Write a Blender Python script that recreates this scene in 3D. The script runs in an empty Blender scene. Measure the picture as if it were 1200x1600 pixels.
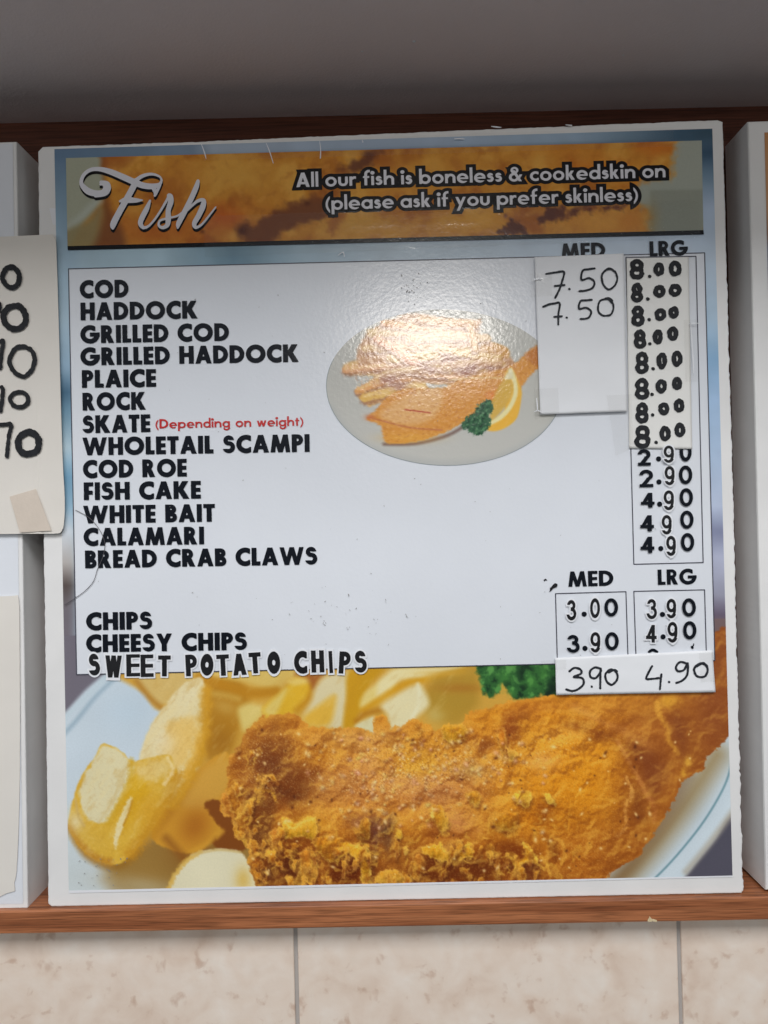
import bpy, bmesh, math, random
import numpy as np
from mathutils import Matrix, Vector

# ------------------------------------------------------------------ scene, camera, light
S = bpy.context.scene
COL = S.collection
F, D = 1202.0, 0.67                      # focal length in photo pixels, metres to the board's face
PITCH, YAW, ROLL = [math.radians(a) for a in (0.5486, 0.6059, 1.3885)]
def rotm(p, y, r):
    cx, sx, cy, sy, cr, sr = math.cos(p), math.sin(p), math.cos(y), math.sin(y), math.cos(r), math.sin(r)
    Rr = np.array([[cr, 0, sr], [0, 1, 0], [-sr, 0, cr]])
    Rp = np.array([[1, 0, 0], [0, cx, -sx], [0, sx, cx]])
    Ry = np.array([[cy, -sy, 0], [sy, cy, 0], [0, 0, 1]])
    return Ry @ Rp @ Rr
RM = rotm(PITCH, YAW, ROLL)
cd = bpy.data.cameras.new('camera'); cam = bpy.data.objects.new('camera', cd); COL.objects.link(cam)
cd.sensor_fit = 'VERTICAL'; cd.sensor_height = 36; cd.lens = 36 * F / 1600
cd.clip_start = 0.01; cd.clip_end = 100
m = Matrix.Identity(4)
for i in range(3):
    m[i][0] = RM[i, 0]; m[i][1] = RM[i, 2]; m[i][2] = -RM[i, 1]
m[1][3] = -D
cam.matrix_world = m
S.camera = cam

W = bpy.data.worlds.new('World'); S.world = W; W.use_nodes = True
# the room as ambient light: pale walls level with the board, darker floor, dim ceiling
wn = W.node_tree; wt = wn.nodes.new('ShaderNodeTexCoord'); wx_ = wn.nodes.new('ShaderNodeSeparateXYZ'); wr = wn.nodes.new('ShaderNodeValToRGB')
wm = wn.nodes.new('ShaderNodeMath'); wm.operation = 'MULTIPLY_ADD'; wm.inputs[1].default_value = .5; wm.inputs[2].default_value = .5
wn.links.new(wt.outputs['Generated'], wx_.inputs[0]); wn.links.new(wx_.outputs['Z'], wm.inputs[0]); wn.links.new(wm.outputs[0], wr.inputs[0])
e = wr.color_ramp.elements
e[0].position = 0; e[0].color = (.03, .028, .025, 1); e[1].position = 1; e[1].color = (.5, .52, .55, 1)
for pz, cl in ((.36, (.05, .047, .045, 1)), (.48, (.50, .53, .58, 1)), (.62, (.80, .86, .95, 1))):
    q = e.new(pz); q.color = cl
wn.links.new(wr.outputs[0], wn.nodes['Background'].inputs[0])
wn.nodes['Background'].inputs[1].default_value = 0.19

def lamp(name, loc, target, sx, sy, power, color):
    l = bpy.data.lights.new(name, 'AREA'); l.shape = 'RECTANGLE'; l.size = sx; l.size_y = sy
    l.energy = power; l.color = color
    o = bpy.data.objects.new(name, l); COL.objects.link(o); o.location = loc
    o.rotation_euler = (Vector(target) - Vector(loc)).to_track_quat('-Z', 'Y').to_euler()
    return o
# ceiling lights over the shop floor (the ceiling soffit shades the top of the boards from them),
# two weak side lamps added as fill, and the fitting that mirrors in the laminate
lamp('ceiling_lights', (-0.1, -1.9, 1.65), (0, 0, -0.1), 2.6, 0.9, 60, (0.97, 0.98, 1.0))
lamp('fill_left', (-2.3, -2.2, -0.25), (0, 0, 0), 1.4, 1.4, 9, (0.90, 0.96, 1.0))
lamp('fill_right', (2.5, -2.2, -0.3), (0, 0, 0), 1.2, 1.6, 7, (0.92, 0.97, 1.0))
lamp('light_fitting', (0.19, -2.75, 0.80), (0.04, 0, 0.15), 0.50, 0.14, 11, (1.0, 0.96, 0.90))

S.view_settings.view_transform = 'Standard'; S.view_settings.look = 'None'
S.view_settings.exposure = 0; S.view_settings.gamma = 1; S.view_settings.use_curve_mapping = False
S.render.resolution_x = 768; S.render.resolution_y = 1024

# ------------------------------------------------------------------ helpers
def P(px, py, y=0.0):
    """points of the plane at depth y seen at photo pixel px, py (arrays or numbers)"""
    px = np.asarray(px, float); py = np.asarray(py, float)
    d = np.stack([(px - 600) / F, np.ones_like(px), (800 - py) / F], -1) @ RM.T
    t = (y + D) / d[..., 1]
    o = d * t[..., None]; o[..., 1] = y
    return o
def lin(c):
    c = np.asarray(c, float)
    return np.where(c <= 0.04045, c / 12.92, ((c + 0.055) / 1.055) ** 2.4)
def rgb(*c): return lin(np.array(c) / 255.0)

_A = np.random.default_rng(7).random((16, 256, 256)) * 2 * np.pi
_GX, _GY = np.cos(_A), np.sin(_A)
def vn(x, y, s, seed=0):
    """gradient noise, about -.5 .. .5"""
    a = 0.6 + seed * 1.3; x, y = np.asarray(x, float), np.asarray(y, float)
    x, y = (x * math.cos(a) - y * math.sin(a)) / s + 37.3 * seed, (x * math.sin(a) + y * math.cos(a)) / s + 11.7 * seed
    xi = np.floor(x).astype(int); yi = np.floor(y).astype(int)
    u = x - xi; v = y - yi; k = seed % 16
    def g(i, j): p, q = (xi + i) & 255, (yi + j) & 255; return _GX[k, p, q] * (u - i) + _GY[k, p, q] * (v - j)
    U_ = u * u * u * (u * (u * 6 - 15) + 10); V_ = v * v * v * (v * (v * 6 - 15) + 10)
    return ((g(0, 0) * (1 - U_) + g(1, 0) * U_) * (1 - V_) + (g(0, 1) * (1 - U_) + g(1, 1) * U_) * V_) * .95
def fbm(x, y, s, seed=0, n=4, g=0.55):
    r = 0; a = 1.0
    for k in range(n):
        r = r + a * vn(x, y, s / 2 ** k, seed + k); a *= g
    return r
def sst(a, b, x):
    t = np.clip((x - a) / (b - a), 0, 1); return t * t * (3 - 2 * t)

def mat(name, color=(0.8, 0.8, 0.8), rough=0.5, spec=0.5, bump=None, attr=None, coat=0, vary=None):
    mt = bpy.data.materials.new(name); mt.use_nodes = True
    nt = mt.node_tree; b = nt.nodes['Principled BSDF']
    b.inputs['Base Color'].default_value = (*color, 1)
    b.inputs['Roughness'].default_value = rough
    b.inputs['Specular IOR Level'].default_value = spec
    b.inputs['Coat Weight'].default_value = coat; b.inputs['Coat Roughness'].default_value = 0.12
    tc = nt.nodes.new('ShaderNodeTexCoord')
    if attr:
        a = nt.nodes.new('ShaderNodeAttribute'); a.attribute_name = attr
        nt.links.new(a.outputs['Color'], b.inputs['Base Color'])
    if vary:
        sc, amt = vary
        n = nt.nodes.new('ShaderNodeTexNoise'); n.inputs['Scale'].default_value = sc; n.inputs['Detail'].default_value = 6
        nt.links.new(tc.outputs['Object'], n.inputs['Vector'])
        r = nt.nodes.new('ShaderNodeMapRange')
        r.inputs['From Min'].default_value = 0.3; r.inputs['From Max'].default_value = 0.7
        r.inputs['To Min'].default_value = 1 - amt; r.inputs['To Max'].default_value = 1 + amt
        nt.links.new(n.outputs['Fac'], r.inputs['Value'])
        mx = nt.nodes.new('ShaderNodeMix'); mx.data_type = 'RGBA'; mx.blend_type = 'MULTIPLY'; mx.inputs[0].default_value = 1
        mx.inputs[6].default_value = (*color, 1)
        if attr: nt.links.new(a.outputs['Color'], mx.inputs[6])
        nt.links.new(r.outputs['Result'], mx.inputs[7]); nt.links.new(mx.outputs[2], b.inputs['Base Color'])
    if bump:
        prev = None
        for sc, dist in bump:
            n = nt.nodes.new('ShaderNodeTexNoise'); n.inputs['Scale'].default_value = sc; n.inputs['Detail'].default_value = 2
            nt.links.new(tc.outputs['Object'], n.inputs['Vector'])
            bp = nt.nodes.new('ShaderNodeBump'); bp.inputs['Strength'].default_value = 1; bp.inputs['Distance'].default_value = dist
            nt.links.new(n.outputs['Fac'], bp.inputs['Height'])
            if prev: nt.links.new(prev.outputs['Normal'], bp.inputs['Normal'])
            prev = bp
        nt.links.new(prev.outputs['Normal'], b.inputs['Normal'])
    return mt

def link(name, me, material, parent=None):
    o = bpy.data.objects.new(name, me); COL.objects.link(o)
    if material: me.materials.append(material)
    if parent: o.parent = parent
    return o
def tag(o, label, cat=None, group=None):
    o['label'] = label
    if cat: o['category'] = cat
    if group: o['group'] = group
    return o
def empty(name, loc=(0, 0, 0)):
    o = bpy.data.objects.new(name, None); COL.objects.link(o); o.location = loc; o.empty_display_size = 0.02
    return o
def meshof(name, verts, faces):
    me = bpy.data.meshes.new(name); me.from_pydata([tuple(v) for v in verts], [], faces); me.update(); return me
def reparent(parent):
    inv = Matrix.Translation(parent.location).inverted()
    for c in parent.children: c.matrix_parent_inverse = inv

# painted flat sheet: quad given by photo corners tl,tr,br,bl
def sheet(name, quad, y, step, paint, material, parent=None, curl=None):
    tl, tr, br, bl = [np.array(q, float) for q in quad]
    nx = max(2, int(np.linalg.norm(tr - tl) / step)); ny = max(2, int(np.linalg.norm(bl - tl) / step))
    u, v = np.meshgrid(np.linspace(0, 1, nx + 1), np.linspace(0, 1, ny + 1))
    q = (tl * ((1 - u) * (1 - v))[..., None] + tr * (u * (1 - v))[..., None] + br * (u * v)[..., None] + bl * ((1 - u) * v)[..., None])
    X, Y = q[..., 0], q[..., 1]
    co = P(X, Y, y).reshape(-1, 3)
    if curl is not None: co[:, 1] += curl(u, v).reshape(-1)
    idx = np.arange((nx + 1) * (ny + 1)).reshape(ny + 1, nx + 1)
    f = np.stack([idx[:-1, :-1], idx[1:, :-1], idx[1:, 1:], idx[:-1, 1:]], -1).reshape(-1, 4)
    me = bpy.data.meshes.new(name)
    me.vertices.add(len(co)); me.vertices.foreach_set('co', co.ravel())
    me.loops.add(f.size); me.loops.foreach_set('vertex_index', f.ravel())
    me.polygons.add(len(f)); me.polygons.foreach_set('loop_start', np.arange(0, f.size, 4)); me.polygons.foreach_set('loop_total', np.full(len(f), 4))
    me.update(calc_edges=True); me.validate()
    if paint is not None:
        c = np.ones((len(co), 4)); c[:, :3] = paint(X, Y).reshape(-1, 3)
        me.color_attributes.new('print', 'FLOAT_COLOR', 'POINT').data.foreach_set('color', c.ravel())
    return link(name, me, material, parent)

# ---- signed-distance drawing -> flat mesh (marching squares)
def march(sd, tomap, y, name, material, parent, level=0.0):
    """sd: array [ny,nx]; tomap(i,j arrays) -> photo px"""
    ins = sd < level
    ny, nx = sd.shape
    pts = []; key = {}; faces = []
    def vert(k, i, j):
        if k not in key: key[k] = len(pts); pts.append((i, j))
        return key[k]
    cnt = ins[:-1, :-1].astype(int) + ins[1:, :-1] + ins[1:, 1:] + ins[:-1, 1:]
    for r in range(ny - 1):
        row = cnt[r]; nz = np.nonzero(row)[0]; k = 0
        while k < len(nz):
            c = nz[k]
            if row[c] == 4:
                c2 = c
                while k + 1 < len(nz) and nz[k + 1] == c2 + 1 and row[nz[k + 1]] == 4: k += 1; c2 += 1
                faces.append([vert((r, c), r, c), vert((r + 1, c), r + 1, c), vert((r + 1, c2 + 1), r + 1, c2 + 1), vert((r, c2 + 1), r, c2 + 1)])
            else:
                cs = [(r, c), (r + 1, c), (r + 1, c + 1), (r, c + 1)]; poly = []
                for a in range(4):
                    p, q = cs[a], cs[(a + 1) % 4]
                    if ins[p]: poly.append(vert(p, *p))
                    if ins[p] != ins[q]:
                        t = (level - sd[p]) / (sd[q] - sd[p]); t = min(max(t, 0.02), 0.98)
                        kk = (min(p, q), max(p, q), 'e')
                        poly.append(vert(kk, p[0] + (q[0] - p[0]) * t, p[1] + (q[1] - p[1]) * t))
                if len(poly) >= 3: faces.append(poly)
            k += 1
    if not pts: return None
    a = np.array(pts, float); X, Y = tomap(a[:, 0], a[:, 1])
    return link(name, meshof(name, P(X, Y, y), faces), material, parent)

# glyphs: unit = cap height, y up
def box(X, Y, x0, y0, x1, y1):
    return np.maximum(np.maximum(x0 - X, X - x1), np.maximum(y0 - Y, Y - y1))
def para(X, Y, xb, xt, w, y0=0.0, y1=1.0):
    s = (xt - xb) / (y1 - y0); k = 1 / math.sqrt(1 + s * s)
    e = X - (xb + (Y - y0) * s)
    return np.maximum(np.maximum(-e * k, (e - w) * k), np.maximum(y0 - Y, Y - y1))
def ring(X, Y, cx, cy, r, w):
    d = np.hypot(X - cx, Y - cy) - r
    return np.maximum(d, -(d + w))
def ering(X, Y, cx, cy, rx, ry, w):
    a = np.hypot((X - cx) / rx, (Y - cy) / ry); d = (a - 1) * min(rx, ry)
    rx2, ry2 = rx - w, ry - w
    b = (np.hypot((X - cx) / rx2, (Y - cy) / ry2) - 1) * min(rx2, ry2)
    return np.maximum(d, -b)
def bowl(X, Y, x0, cx, y0, y1, w):
    ym = (y0 + y1) / 2; r = (y1 - y0) / 2
    d = np.hypot(np.maximum(X - cx, 0), Y - ym) - r
    return np.maximum(np.maximum(d, -(d + w)), x0 - X)
U = lambda *a: np.minimum.reduce(a)
def cut(d, c): return np.maximum(d, -c)
def glyph(ch, X, Y, w=0.235):
    """(sdf, advance)"""
    h = w * 0.86
    B = lambda *a: box(X, Y, *a); A = lambda *a, **k: para(X, Y, *a, **k)
    if ch == 'A': return U(A(0, .30, w), A(.60, .30, w), B(.2, .19, .66, .19 + h * .9)), .60 + w
    if ch == 'B': return U(B(0, 0, w, 1), bowl(X, Y, .1, .30, .46, 1, h), bowl(X, Y, .1, .33, 0, .56, h)), .61
    if ch == 'C':
        d = ring(X, Y, .51, .5, .52, w * 1.02); return np.maximum(cut(d, B(.5, .33, 2, .67)), X - .77), .77
    if ch == 'D': return U(B(0, 0, w, 1), bowl(X, Y, .1, .29, 0, 1, w * .95)), .79
    if ch == 'E': return U(B(0, 0, w, 1), B(0, 0, .52, h), B(0, .5 - h / 2, .5, .5 + h / 2), B(0, 1 - h, .52, 1)), .52
    if ch == 'F': return U(B(0, 0, w, 1), B(0, .42 - h / 2, .47, .42 + h / 2), B(0, 1 - h, .5, 1)), .5
    if ch == 'G':
        d = ring(X, Y, .51, .5, .52, w); d = cut(d, B(.51, .5, 2, .69)); d = cut(d, B(.80, .5, 2, 2))
        return U(d, np.maximum(B(.5, .37, 1.03, .37 + h), np.hypot(X - .51, Y - .5) - .53)), 1.02
    if ch == 'H': return U(B(0, 0, w, 1), B(.5, 0, .5 + w, 1), B(.1, .5 - h / 2, .6, .5 + h / 2)), .5 + w
    if ch == 'I': return B(0, 0, w, 1), w
    if ch == 'K': return U(B(0, 0, w, 1), A(.13, .46, w * 1.2, y0=.42), A(.50, .16, w * 1.25, y0=0, y1=.6)), .5 + w * 1.25
    if ch == 'L': return U(B(0, 0, w, 1), B(0, 0, .47, h)), .47
    if ch == 'M':
        v = .92 * w; return U(A(0, .13, v), A(.80, .67, v), A(.40, .13, v), A(.40, .67, v)), .80 + v
    if ch == 'N': return U(B(0, 0, w, 1), B(.55, 0, .55 + w, 1), A(.55, 0, w)), .55 + w
    if ch == 'O': return ring(X, Y, .52, .5, .52, w), 1.04
    if ch == 'P': return U(B(0, 0, w, 1), bowl(X, Y, .1, .29, .38, 1, h)), .60
    if ch == 'R': return U(B(0, 0, w, 1), bowl(X, Y, .1, .29, .40, 1, h), A(.40, .18, w * 1.15, y0=0, y1=.5)), .42 + w * 1.15
    if ch in 'Ss':
        k = 1.0 if ch == 'S' else .63
        x, y = X / k, Y / k; ww = w * .88 if ch == 'S' else w / k * .8
        r1, r2 = .28, .33; c2 = r2; top = c2 + r2
        c1 = top - ww + r1
        s = (c1 + r1); y = y * s; ww = ww
        a = cut(ring(x, y, .31, c1, r1, ww), np.maximum(.31 - x, y - c1 - .02)); a = np.maximum(a, np.minimum(x - .54, y - c1 - .6))
        b = cut(ring(x, y, .31, c2, r2, ww), np.maximum(x - .31, c2 + .0 - y)); b = cut(b, box(x, y, -1, c2 - .09, .31, c2 + .3))
        return U(a, b) * k, .64 * k
    if ch == 'T': return U(B(.30 - w / 2, 0, .30 + w / 2, 1), B(0, 1 - h, .60, 1)), .60
    if ch == 'W':
        v = .9 * w; return U(A(.26, 0, v), A(.26, .53, v), A(.79, .53, v), A(.79, 1.05, v)), 1.05 + v
    if ch == 'Y': return U(B(.27, 0, .27 + w, .46), A(.27, 0, w, y0=.4), A(.27, .54, w, y0=.4)), .54 + w
    x = .64; v = w * .8
    if ch in 'adbpgqo':
        if ch == 'o': return ring(X, Y, .34, .32, .34, v), .68
        r = ring(X, Y, .33, .32, .335, v)
        if ch == 'a': return U(r, B(.5, 0, .5 + v, x)), .5 + v
        if ch == 'd': return U(r, B(.5, 0, .5 + v, 1.05)), .5 + v
        rr = ring(X, Y, .36, .32, .335, v)
        if ch == 'b': return U(rr, B(0, 0, v, 1.05)), .69
        if ch == 'p': return U(rr, B(0, -.32, v, x)), .69
        if ch == 'g':
            hk = np.maximum(ring(X, Y, .36, -.02, .32, v), Y + .02); hk = np.maximum(hk, .08 - X)
            return U(r, B(.5, -.03, .5 + v, x), hk), .5 + v
    if ch == 'c': return np.maximum(cut(ring(X, Y, .34, .32, .34, v), B(.3, .2, 2, .44)), X - .52), .52
    if ch == 'e':
        d = cut(ring(X, Y, .34, .32, .34, v), B(.34, .12, 2, .25)); return U(d, np.maximum(B(.1, .25, .66, .25 + v * .7), np.hypot(X - .34, Y - .32) - .34)), .68
    if ch == 'f':
        hk = np.maximum(ring(X, Y, .37, .78, .29, v), np.maximum(.78 - Y, X - .42)); return U(B(.08, 0, .08 + v, .79), hk, B(0, x - .13, .38, x)), .40
    if ch in 'hn':
        t = 1.05 if ch == 'h' else x
        arch = np.maximum(ring(X, Y, .33, .36, .29, v), .36 - Y); return U(B(0, 0, v, t), arch, B(.62 - v, 0, .62, .37)), .62
    if ch == 'u':
        arch = np.maximum(ring(X, Y, .29, .28, .29, v), Y - .28); return U(B(.58 - v, .27, .58, x), arch, B(0, .27, v, x)), .58
    if ch == 'i': return U(B(0, 0, v, x), np.hypot(X - v / 2, Y - .86) - .125), v
    if ch == 'k': return U(B(0, 0, v, 1.05), A(.10, .30, v * 1.15, y0=.3, y1=x), A(.33, .12, v * 1.25, y0=0, y1=.38)), .33 + v * 1.25
    if ch == 'l': return B(0, 0, v, 1.05), v
    if ch == 'r': return U(B(0, 0, v, x), np.maximum(ring(X, Y, .32, .37, .28, v), np.maximum(.42 - Y, X - .40))), .40
    if ch == 't': return U(B(.09, 0, .09 + v, .86), B(0, x - .13, .38, x)), .38
    if ch == 'w': return U(A(.16, 0, v, y1=x), A(.16, .34, v, y1=x), A(.50, .34, v, y1=x), A(.50, .68, v, y1=x)), .68 + v
    if ch == 'y': return U(A(.06, .46, v * 1.05, y0=-.32, y1=x), A(.24, 0, v * 1.05, y0=.04, y1=x)), .46 + v
    if ch == '&':
        a = ring(X, Y, .34, .77, .235, v * .85); b = cut(ring(X, Y, .31, .29, .31, v), B(.36, .33, 2, 1))
        return U(a, b, A(.58, .16, v * 1.15, y0=0, y1=.78), A(.46, .64, v, y0=.14, y1=.47)), .84
    if ch == '(': return np.maximum(ring(X, Y, .80, .37, .80, v * .8), X - .26), .26
    if ch == ')': return np.maximum(ring(X, Y, -.54, .37, .80, v * .8), -X), .26
    if ch == '0': return ering(X, Y, .36, .5, .36, .51, w * .82), .72
    if ch == '2':
        t = w * .9; a = np.maximum(ring(X, Y, .32, .68, .33, t), np.minimum(.69 - Y, np.maximum(.32 - X, .5 - Y)))
        a = np.maximum(a, np.where(Y < .69, np.maximum(.32 - X, .47 - Y), -9.))
        return U(a, A(-.02, .37, w * 1.15, y0=.0, y1=.56), B(0, 0, .66, h)), .66
    if ch == '3':
        a = cut(ring(X, Y, .30, .73, .27, w * .85), np.maximum(X - .26, Y - .76)); b = cut(ring(X, Y, .31, .31, .32, w * .85), np.maximum(X - .26, .28 - Y))
        return U(a, b), .63
    if ch == '4': return U(B(.40, 0, .40 + w, 1), A(0, .40, w * .95, y0=.2, y1=1), B(.02, .2, .74, .2 + h)), .74
    if ch == '9':
        a = ering(X, Y, .30, .66, .30, .35, w * .85)
        b = np.maximum(ering(X, Y, .30, .5, .30, .5, w * .85), np.maximum(.30 - X, Y - .7)); c = np.maximum(ering(X, Y, .30, .3, .30, .3, w * .8), Y - .22)
        return U(a, np.maximum(b, -9), c), .60
    raise KeyError(ch)

def text_sdf(txt, p0, p1, cap, w=.235, gap=.075, space=.42, h=0.5, pad=7):
    p0 = np.array(p0, float); p1 = np.array(p1, float); L = np.linalg.norm(p1 - p0)
    ex = (p1 - p0) / L; ey = np.array([ex[1], -ex[0]])
    z = np.zeros((1, 1)); adv = []; x = 0
    for i, c in enumerate(txt):
        if c == ' ': x += space; continue
        a = glyph(c, z, z, w)[1]; adv.append((c, x, a)); x += a + gap
    tot = x - gap; sx = L / tot
    us = np.arange(-pad, L + pad, h); vs = np.arange(-cap * .38 - pad, cap * 1.12 + pad, h)
    Ug, Vg = np.meshgrid(us, vs); sd = np.full(Ug.shape, 1e3)
    for c, xx, a in adv:
        i0 = max(0, int(((xx - .35) * sx + pad) / h)); i1 = min(len(us), int(((xx + a + .35) * sx + pad) / h) + 2)
        k = sx / cap
        d = glyph(c, Ug[:, i0:i1] / sx - xx, Vg[:, i0:i1] / cap, w)[0] * min(sx, cap)
        sd[:, i0:i1] = np.minimum(sd[:, i0:i1], d)
    def tm(i, j):
        u = us[0] + j * h; v = vs[0] + i * h
        return p0[0] + ex[0] * u + ey[0] * v, p0[1] + ex[1] * u + ey[1] * v
    return sd, tm
def text(name, txt, p0, p1, cap, y, material, parent, level=0.0, **k):
    sd, tm = text_sdf(txt, p0, p1, cap, **k)
    return march(sd, tm, y, name, material, parent, level)

def smooth(pts, n=6, closed=False):
    p = np.array(pts, float); N = len(p); out = []
    for i in range(N if closed else N - 1):
        a, b, c, d = [p[k % N] if closed else p[min(max(k, 0), N - 1)] for k in (i - 1, i, i + 1, i + 2)]
        for t in np.arange(n) / n:
            out.append(.5 * (2 * b + (c - a) * t + (2 * a - 5 * b + 4 * c - d) * t * t + (3 * b - a - 3 * c + d) * t ** 3))
    out.append(p[0] if closed else p[-1])
    return np.array(out)
def stroke_sd(X, Y, pts):
    """pts rows: x, y, radius"""
    d = np.full(X.shape, 1e3)
    for a, b in zip(pts[:-1], pts[1:]):
        dx, dy = b[0] - a[0], b[1] - a[1]; l = dx * dx + dy * dy + 1e-9
        t = np.clip(((X - a[0]) * dx + (Y - a[1]) * dy) / l, 0, 1)
        d = np.minimum(d, np.hypot(X - a[0] - t * dx, Y - a[1] - t * dy) - (a[2] + (b[2] - a[2]) * t))
    return d
def polysd(X, Y, p):
    p = np.asarray(p, float); d = np.full(X.shape, 1e9); ins = np.zeros(X.shape, bool); n = len(p)
    for i in range(n):
        a, b = p[i], p[(i + 1) % n]; dx, dy = b - a; l = dx * dx + dy * dy + 1e-9
        t = np.clip(((X - a[0]) * dx + (Y - a[1]) * dy) / l, 0, 1)
        d = np.minimum(d, (X - a[0] - t * dx) ** 2 + (Y - a[1] - t * dy) ** 2)
        c = (a[1] > Y) != (b[1] > Y)
        with np.errstate(divide='ignore', invalid='ignore'):
            ins ^= c & (X < a[0] + (Y - a[1]) * dx / (dy if abs(dy) > 1e-9 else 1e-9))
    d = np.sqrt(d); return np.where(ins, -d, d)
def drawn(name, prims, y, material, parent, level=0.0, h=0.5, rough=0.0):
    """prims: list of ('s', pts[x,y,r]) or ('p', polygon) in photo px -> one flat mesh"""
    al = np.concatenate([np.array(p[1], float)[:, :2] for p in prims])
    mr = max([max(q[2] for q in p[1]) if p[0] == 's' else 0 for p in prims]) + level + 2
    x0, y0 = al.min(0) - mr; x1, y1 = al.max(0) + mr
    xs = np.arange(x0, x1, h); ys = np.arange(y0, y1, h); X, Y = np.meshgrid(xs, ys); sd = np.full(X.shape, 1e3)
    for p in prims:
        q = np.array(p[1], float); pad = mr + 3
        i0, i1 = np.searchsorted(xs, [q[:, 0].min() - pad, q[:, 0].max() + pad]); j0, j1 = np.searchsorted(ys, [q[:, 1].min() - pad, q[:, 1].max() + pad])
        xx, yy = X[j0:j1, i0:i1], Y[j0:j1, i0:i1]
        d = stroke_sd(xx, yy, q) if p[0] == 's' else polysd(xx, yy, q)
        sd[j0:j1, i0:i1] = np.minimum(sd[j0:j1, i0:i1], d)
    if rough: sd = sd + rough * fbm(X, Y, 5, 3, 2)
    return march(sd, lambda i, j: (x0 + j * h, y0 + i * h), y, name, material, parent, level)

# prism with a ragged outline, front face at y0, back at y1
def slab(name, pts, y0, y1, material, parent=None, bev=0.0012, world=None):
    w = P(np.array(pts)[:, 0], np.array(pts)[:, 1], y0) if world is None else np.array(world)
    c = w.mean(0); n = len(w); v = []
    for k, (yy, s) in enumerate(((y0, bev), (y0 + bev * .3, bev * .3), (y0 + bev, 0), (y1, 0))):
        r = w.copy(); dirs = c - r; l = np.sign(dirs)
        r[:, 0] += l[:, 0] * s; r[:, 2] += l[:, 2] * s; r[:, 1] = yy; v.append(r)
    V = np.concatenate(v); f = [list(range(n))]
    for k in range(3):
        for i in range(n):
            j = (i + 1) % n; f.append([k * n + i, (k + 1) * n + i, (k + 1) * n + j, k * n + j])
    f.append([3 * n + i for i in reversed(range(n))])
    bm = bmesh.new(); vs = [bm.verts.new(q) for q in V]
    for q in f: bm.faces.new([vs[i] for i in q])
    bmesh.ops.recalc_face_normals(bm, faces=bm.faces)
    me = bpy.data.meshes.new(name); bm.to_mesh(me); bm.free()
    return link(name, me, material, parent)
def ragged(corners, step, amps, seed):
    r = random.Random(seed); out = []; n = len(corners)
    for i in range(n):
        a, b = np.array(corners[i], float), np.array(corners[(i + 1) % n], float); L = np.linalg.norm(b - a); k = max(1, int(L / step))
        nrm = np.array([b[1] - a[1], a[0] - b[0]]) / L
        for s in range(k):
            t = s / k; j = 0
            if s: j = amps[i] * (fbm(np.array([t * L]), np.array([i * 91.]), 26, seed, 4)[0] + r.uniform(-.45, .45))
            out.append(a + (b - a) * t + nrm * j)
    return out
def boxmesh(name, x0, x1, y0, y1, z0, z1, material, bev=0.001, seg=2, parent=None):
    bm = bmesh.new(); bmesh.ops.create_cube(bm, size=1)
    for v in bm.verts: v.co = Vector(((x0 + x1) / 2 + v.co.x * (x1 - x0), (y0 + y1) / 2 + v.co.y * (y1 - y0), (z0 + z1) / 2 + v.co.z * (z1 - z0)))
    if bev: bmesh.ops.bevel(bm, geom=bm.edges[:], offset=bev, segments=seg, profile=.5, affect='EDGES')
    me = bpy.data.meshes.new(name); bm.to_mesh(me); bm.free(); return link(name, me, material, parent)

# ------------------------------------------------------------------ materials
def wood_mat(name, dark, light, scale=1.0):
    mt = bpy.data.materials.new(name); mt.use_nodes = True; nt = mt.node_tree; b = nt.nodes['Principled BSDF']
    tc = nt.nodes.new('ShaderNodeTexCoord'); mp = nt.nodes.new('ShaderNodeMapping')
    mp.inputs['Scale'].default_value = (3.2 * scale, 60 * scale, 95 * scale); nt.links.new(tc.outputs['Object'], mp.inputs['Vector'])
    n1 = nt.nodes.new('ShaderNodeTexNoise'); n1.inputs['Scale'].default_value = 1.6; n1.inputs['Detail'].default_value = 5; n1.inputs['Distortion'].default_value = .6
    mp2 = nt.nodes.new('ShaderNodeMapping'); mp2.inputs['Scale'].default_value = (26 * scale, 500, 900 * scale); nt.links.new(tc.outputs['Object'], mp2.inputs['Vector'])
    n2 = nt.nodes.new('ShaderNodeTexNoise'); n2.inputs['Scale'].default_value = 1.0; n2.inputs['Detail'].default_value = 3
    nt.links.new(mp.outputs[0], n1.inputs['Vector']); nt.links.new(mp2.outputs[0], n2.inputs['Vector'])
    r1 = nt.nodes.new('ShaderNodeValToRGB'); r1.color_ramp.elements[0].position = .30; r1.color_ramp.elements[1].position = .66
    r1.color_ramp.elements[0].color = (*dark, 1); r1.color_ramp.elements[1].color = (*light, 1)
    r2 = nt.nodes.new('ShaderNodeMapRange'); r2.inputs[1].default_value = .32; r2.inputs[2].default_value = .55; r2.inputs[3].default_value = .52; r2.inputs[4].default_value = 1.05
    mx = nt.nodes.new('ShaderNodeMix'); mx.data_type = 'RGBA'; mx.blend_type = 'MULTIPLY'; mx.inputs[0].default_value = 1
    nt.links.new(n1.outputs['Fac'], r1.inputs[0]); nt.links.new(n2.outputs['Fac'], r2.inputs[0])
    nt.links.new(r1.outputs[0], mx.inputs[6]); nt.links.new(r2.outputs[0], mx.inputs[7]); nt.links.new(mx.outputs[2], b.inputs['Base Color'])
    b.inputs['Roughness'].default_value = .42
    bp = nt.nodes.new('ShaderNodeBump'); bp.inputs['Distance'].default_value = .0002; nt.links.new(n2.outputs['Fac'], bp.inputs['Height']); nt.links.new(bp.outputs[0], b.inputs['Normal'])
    return mt
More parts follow.
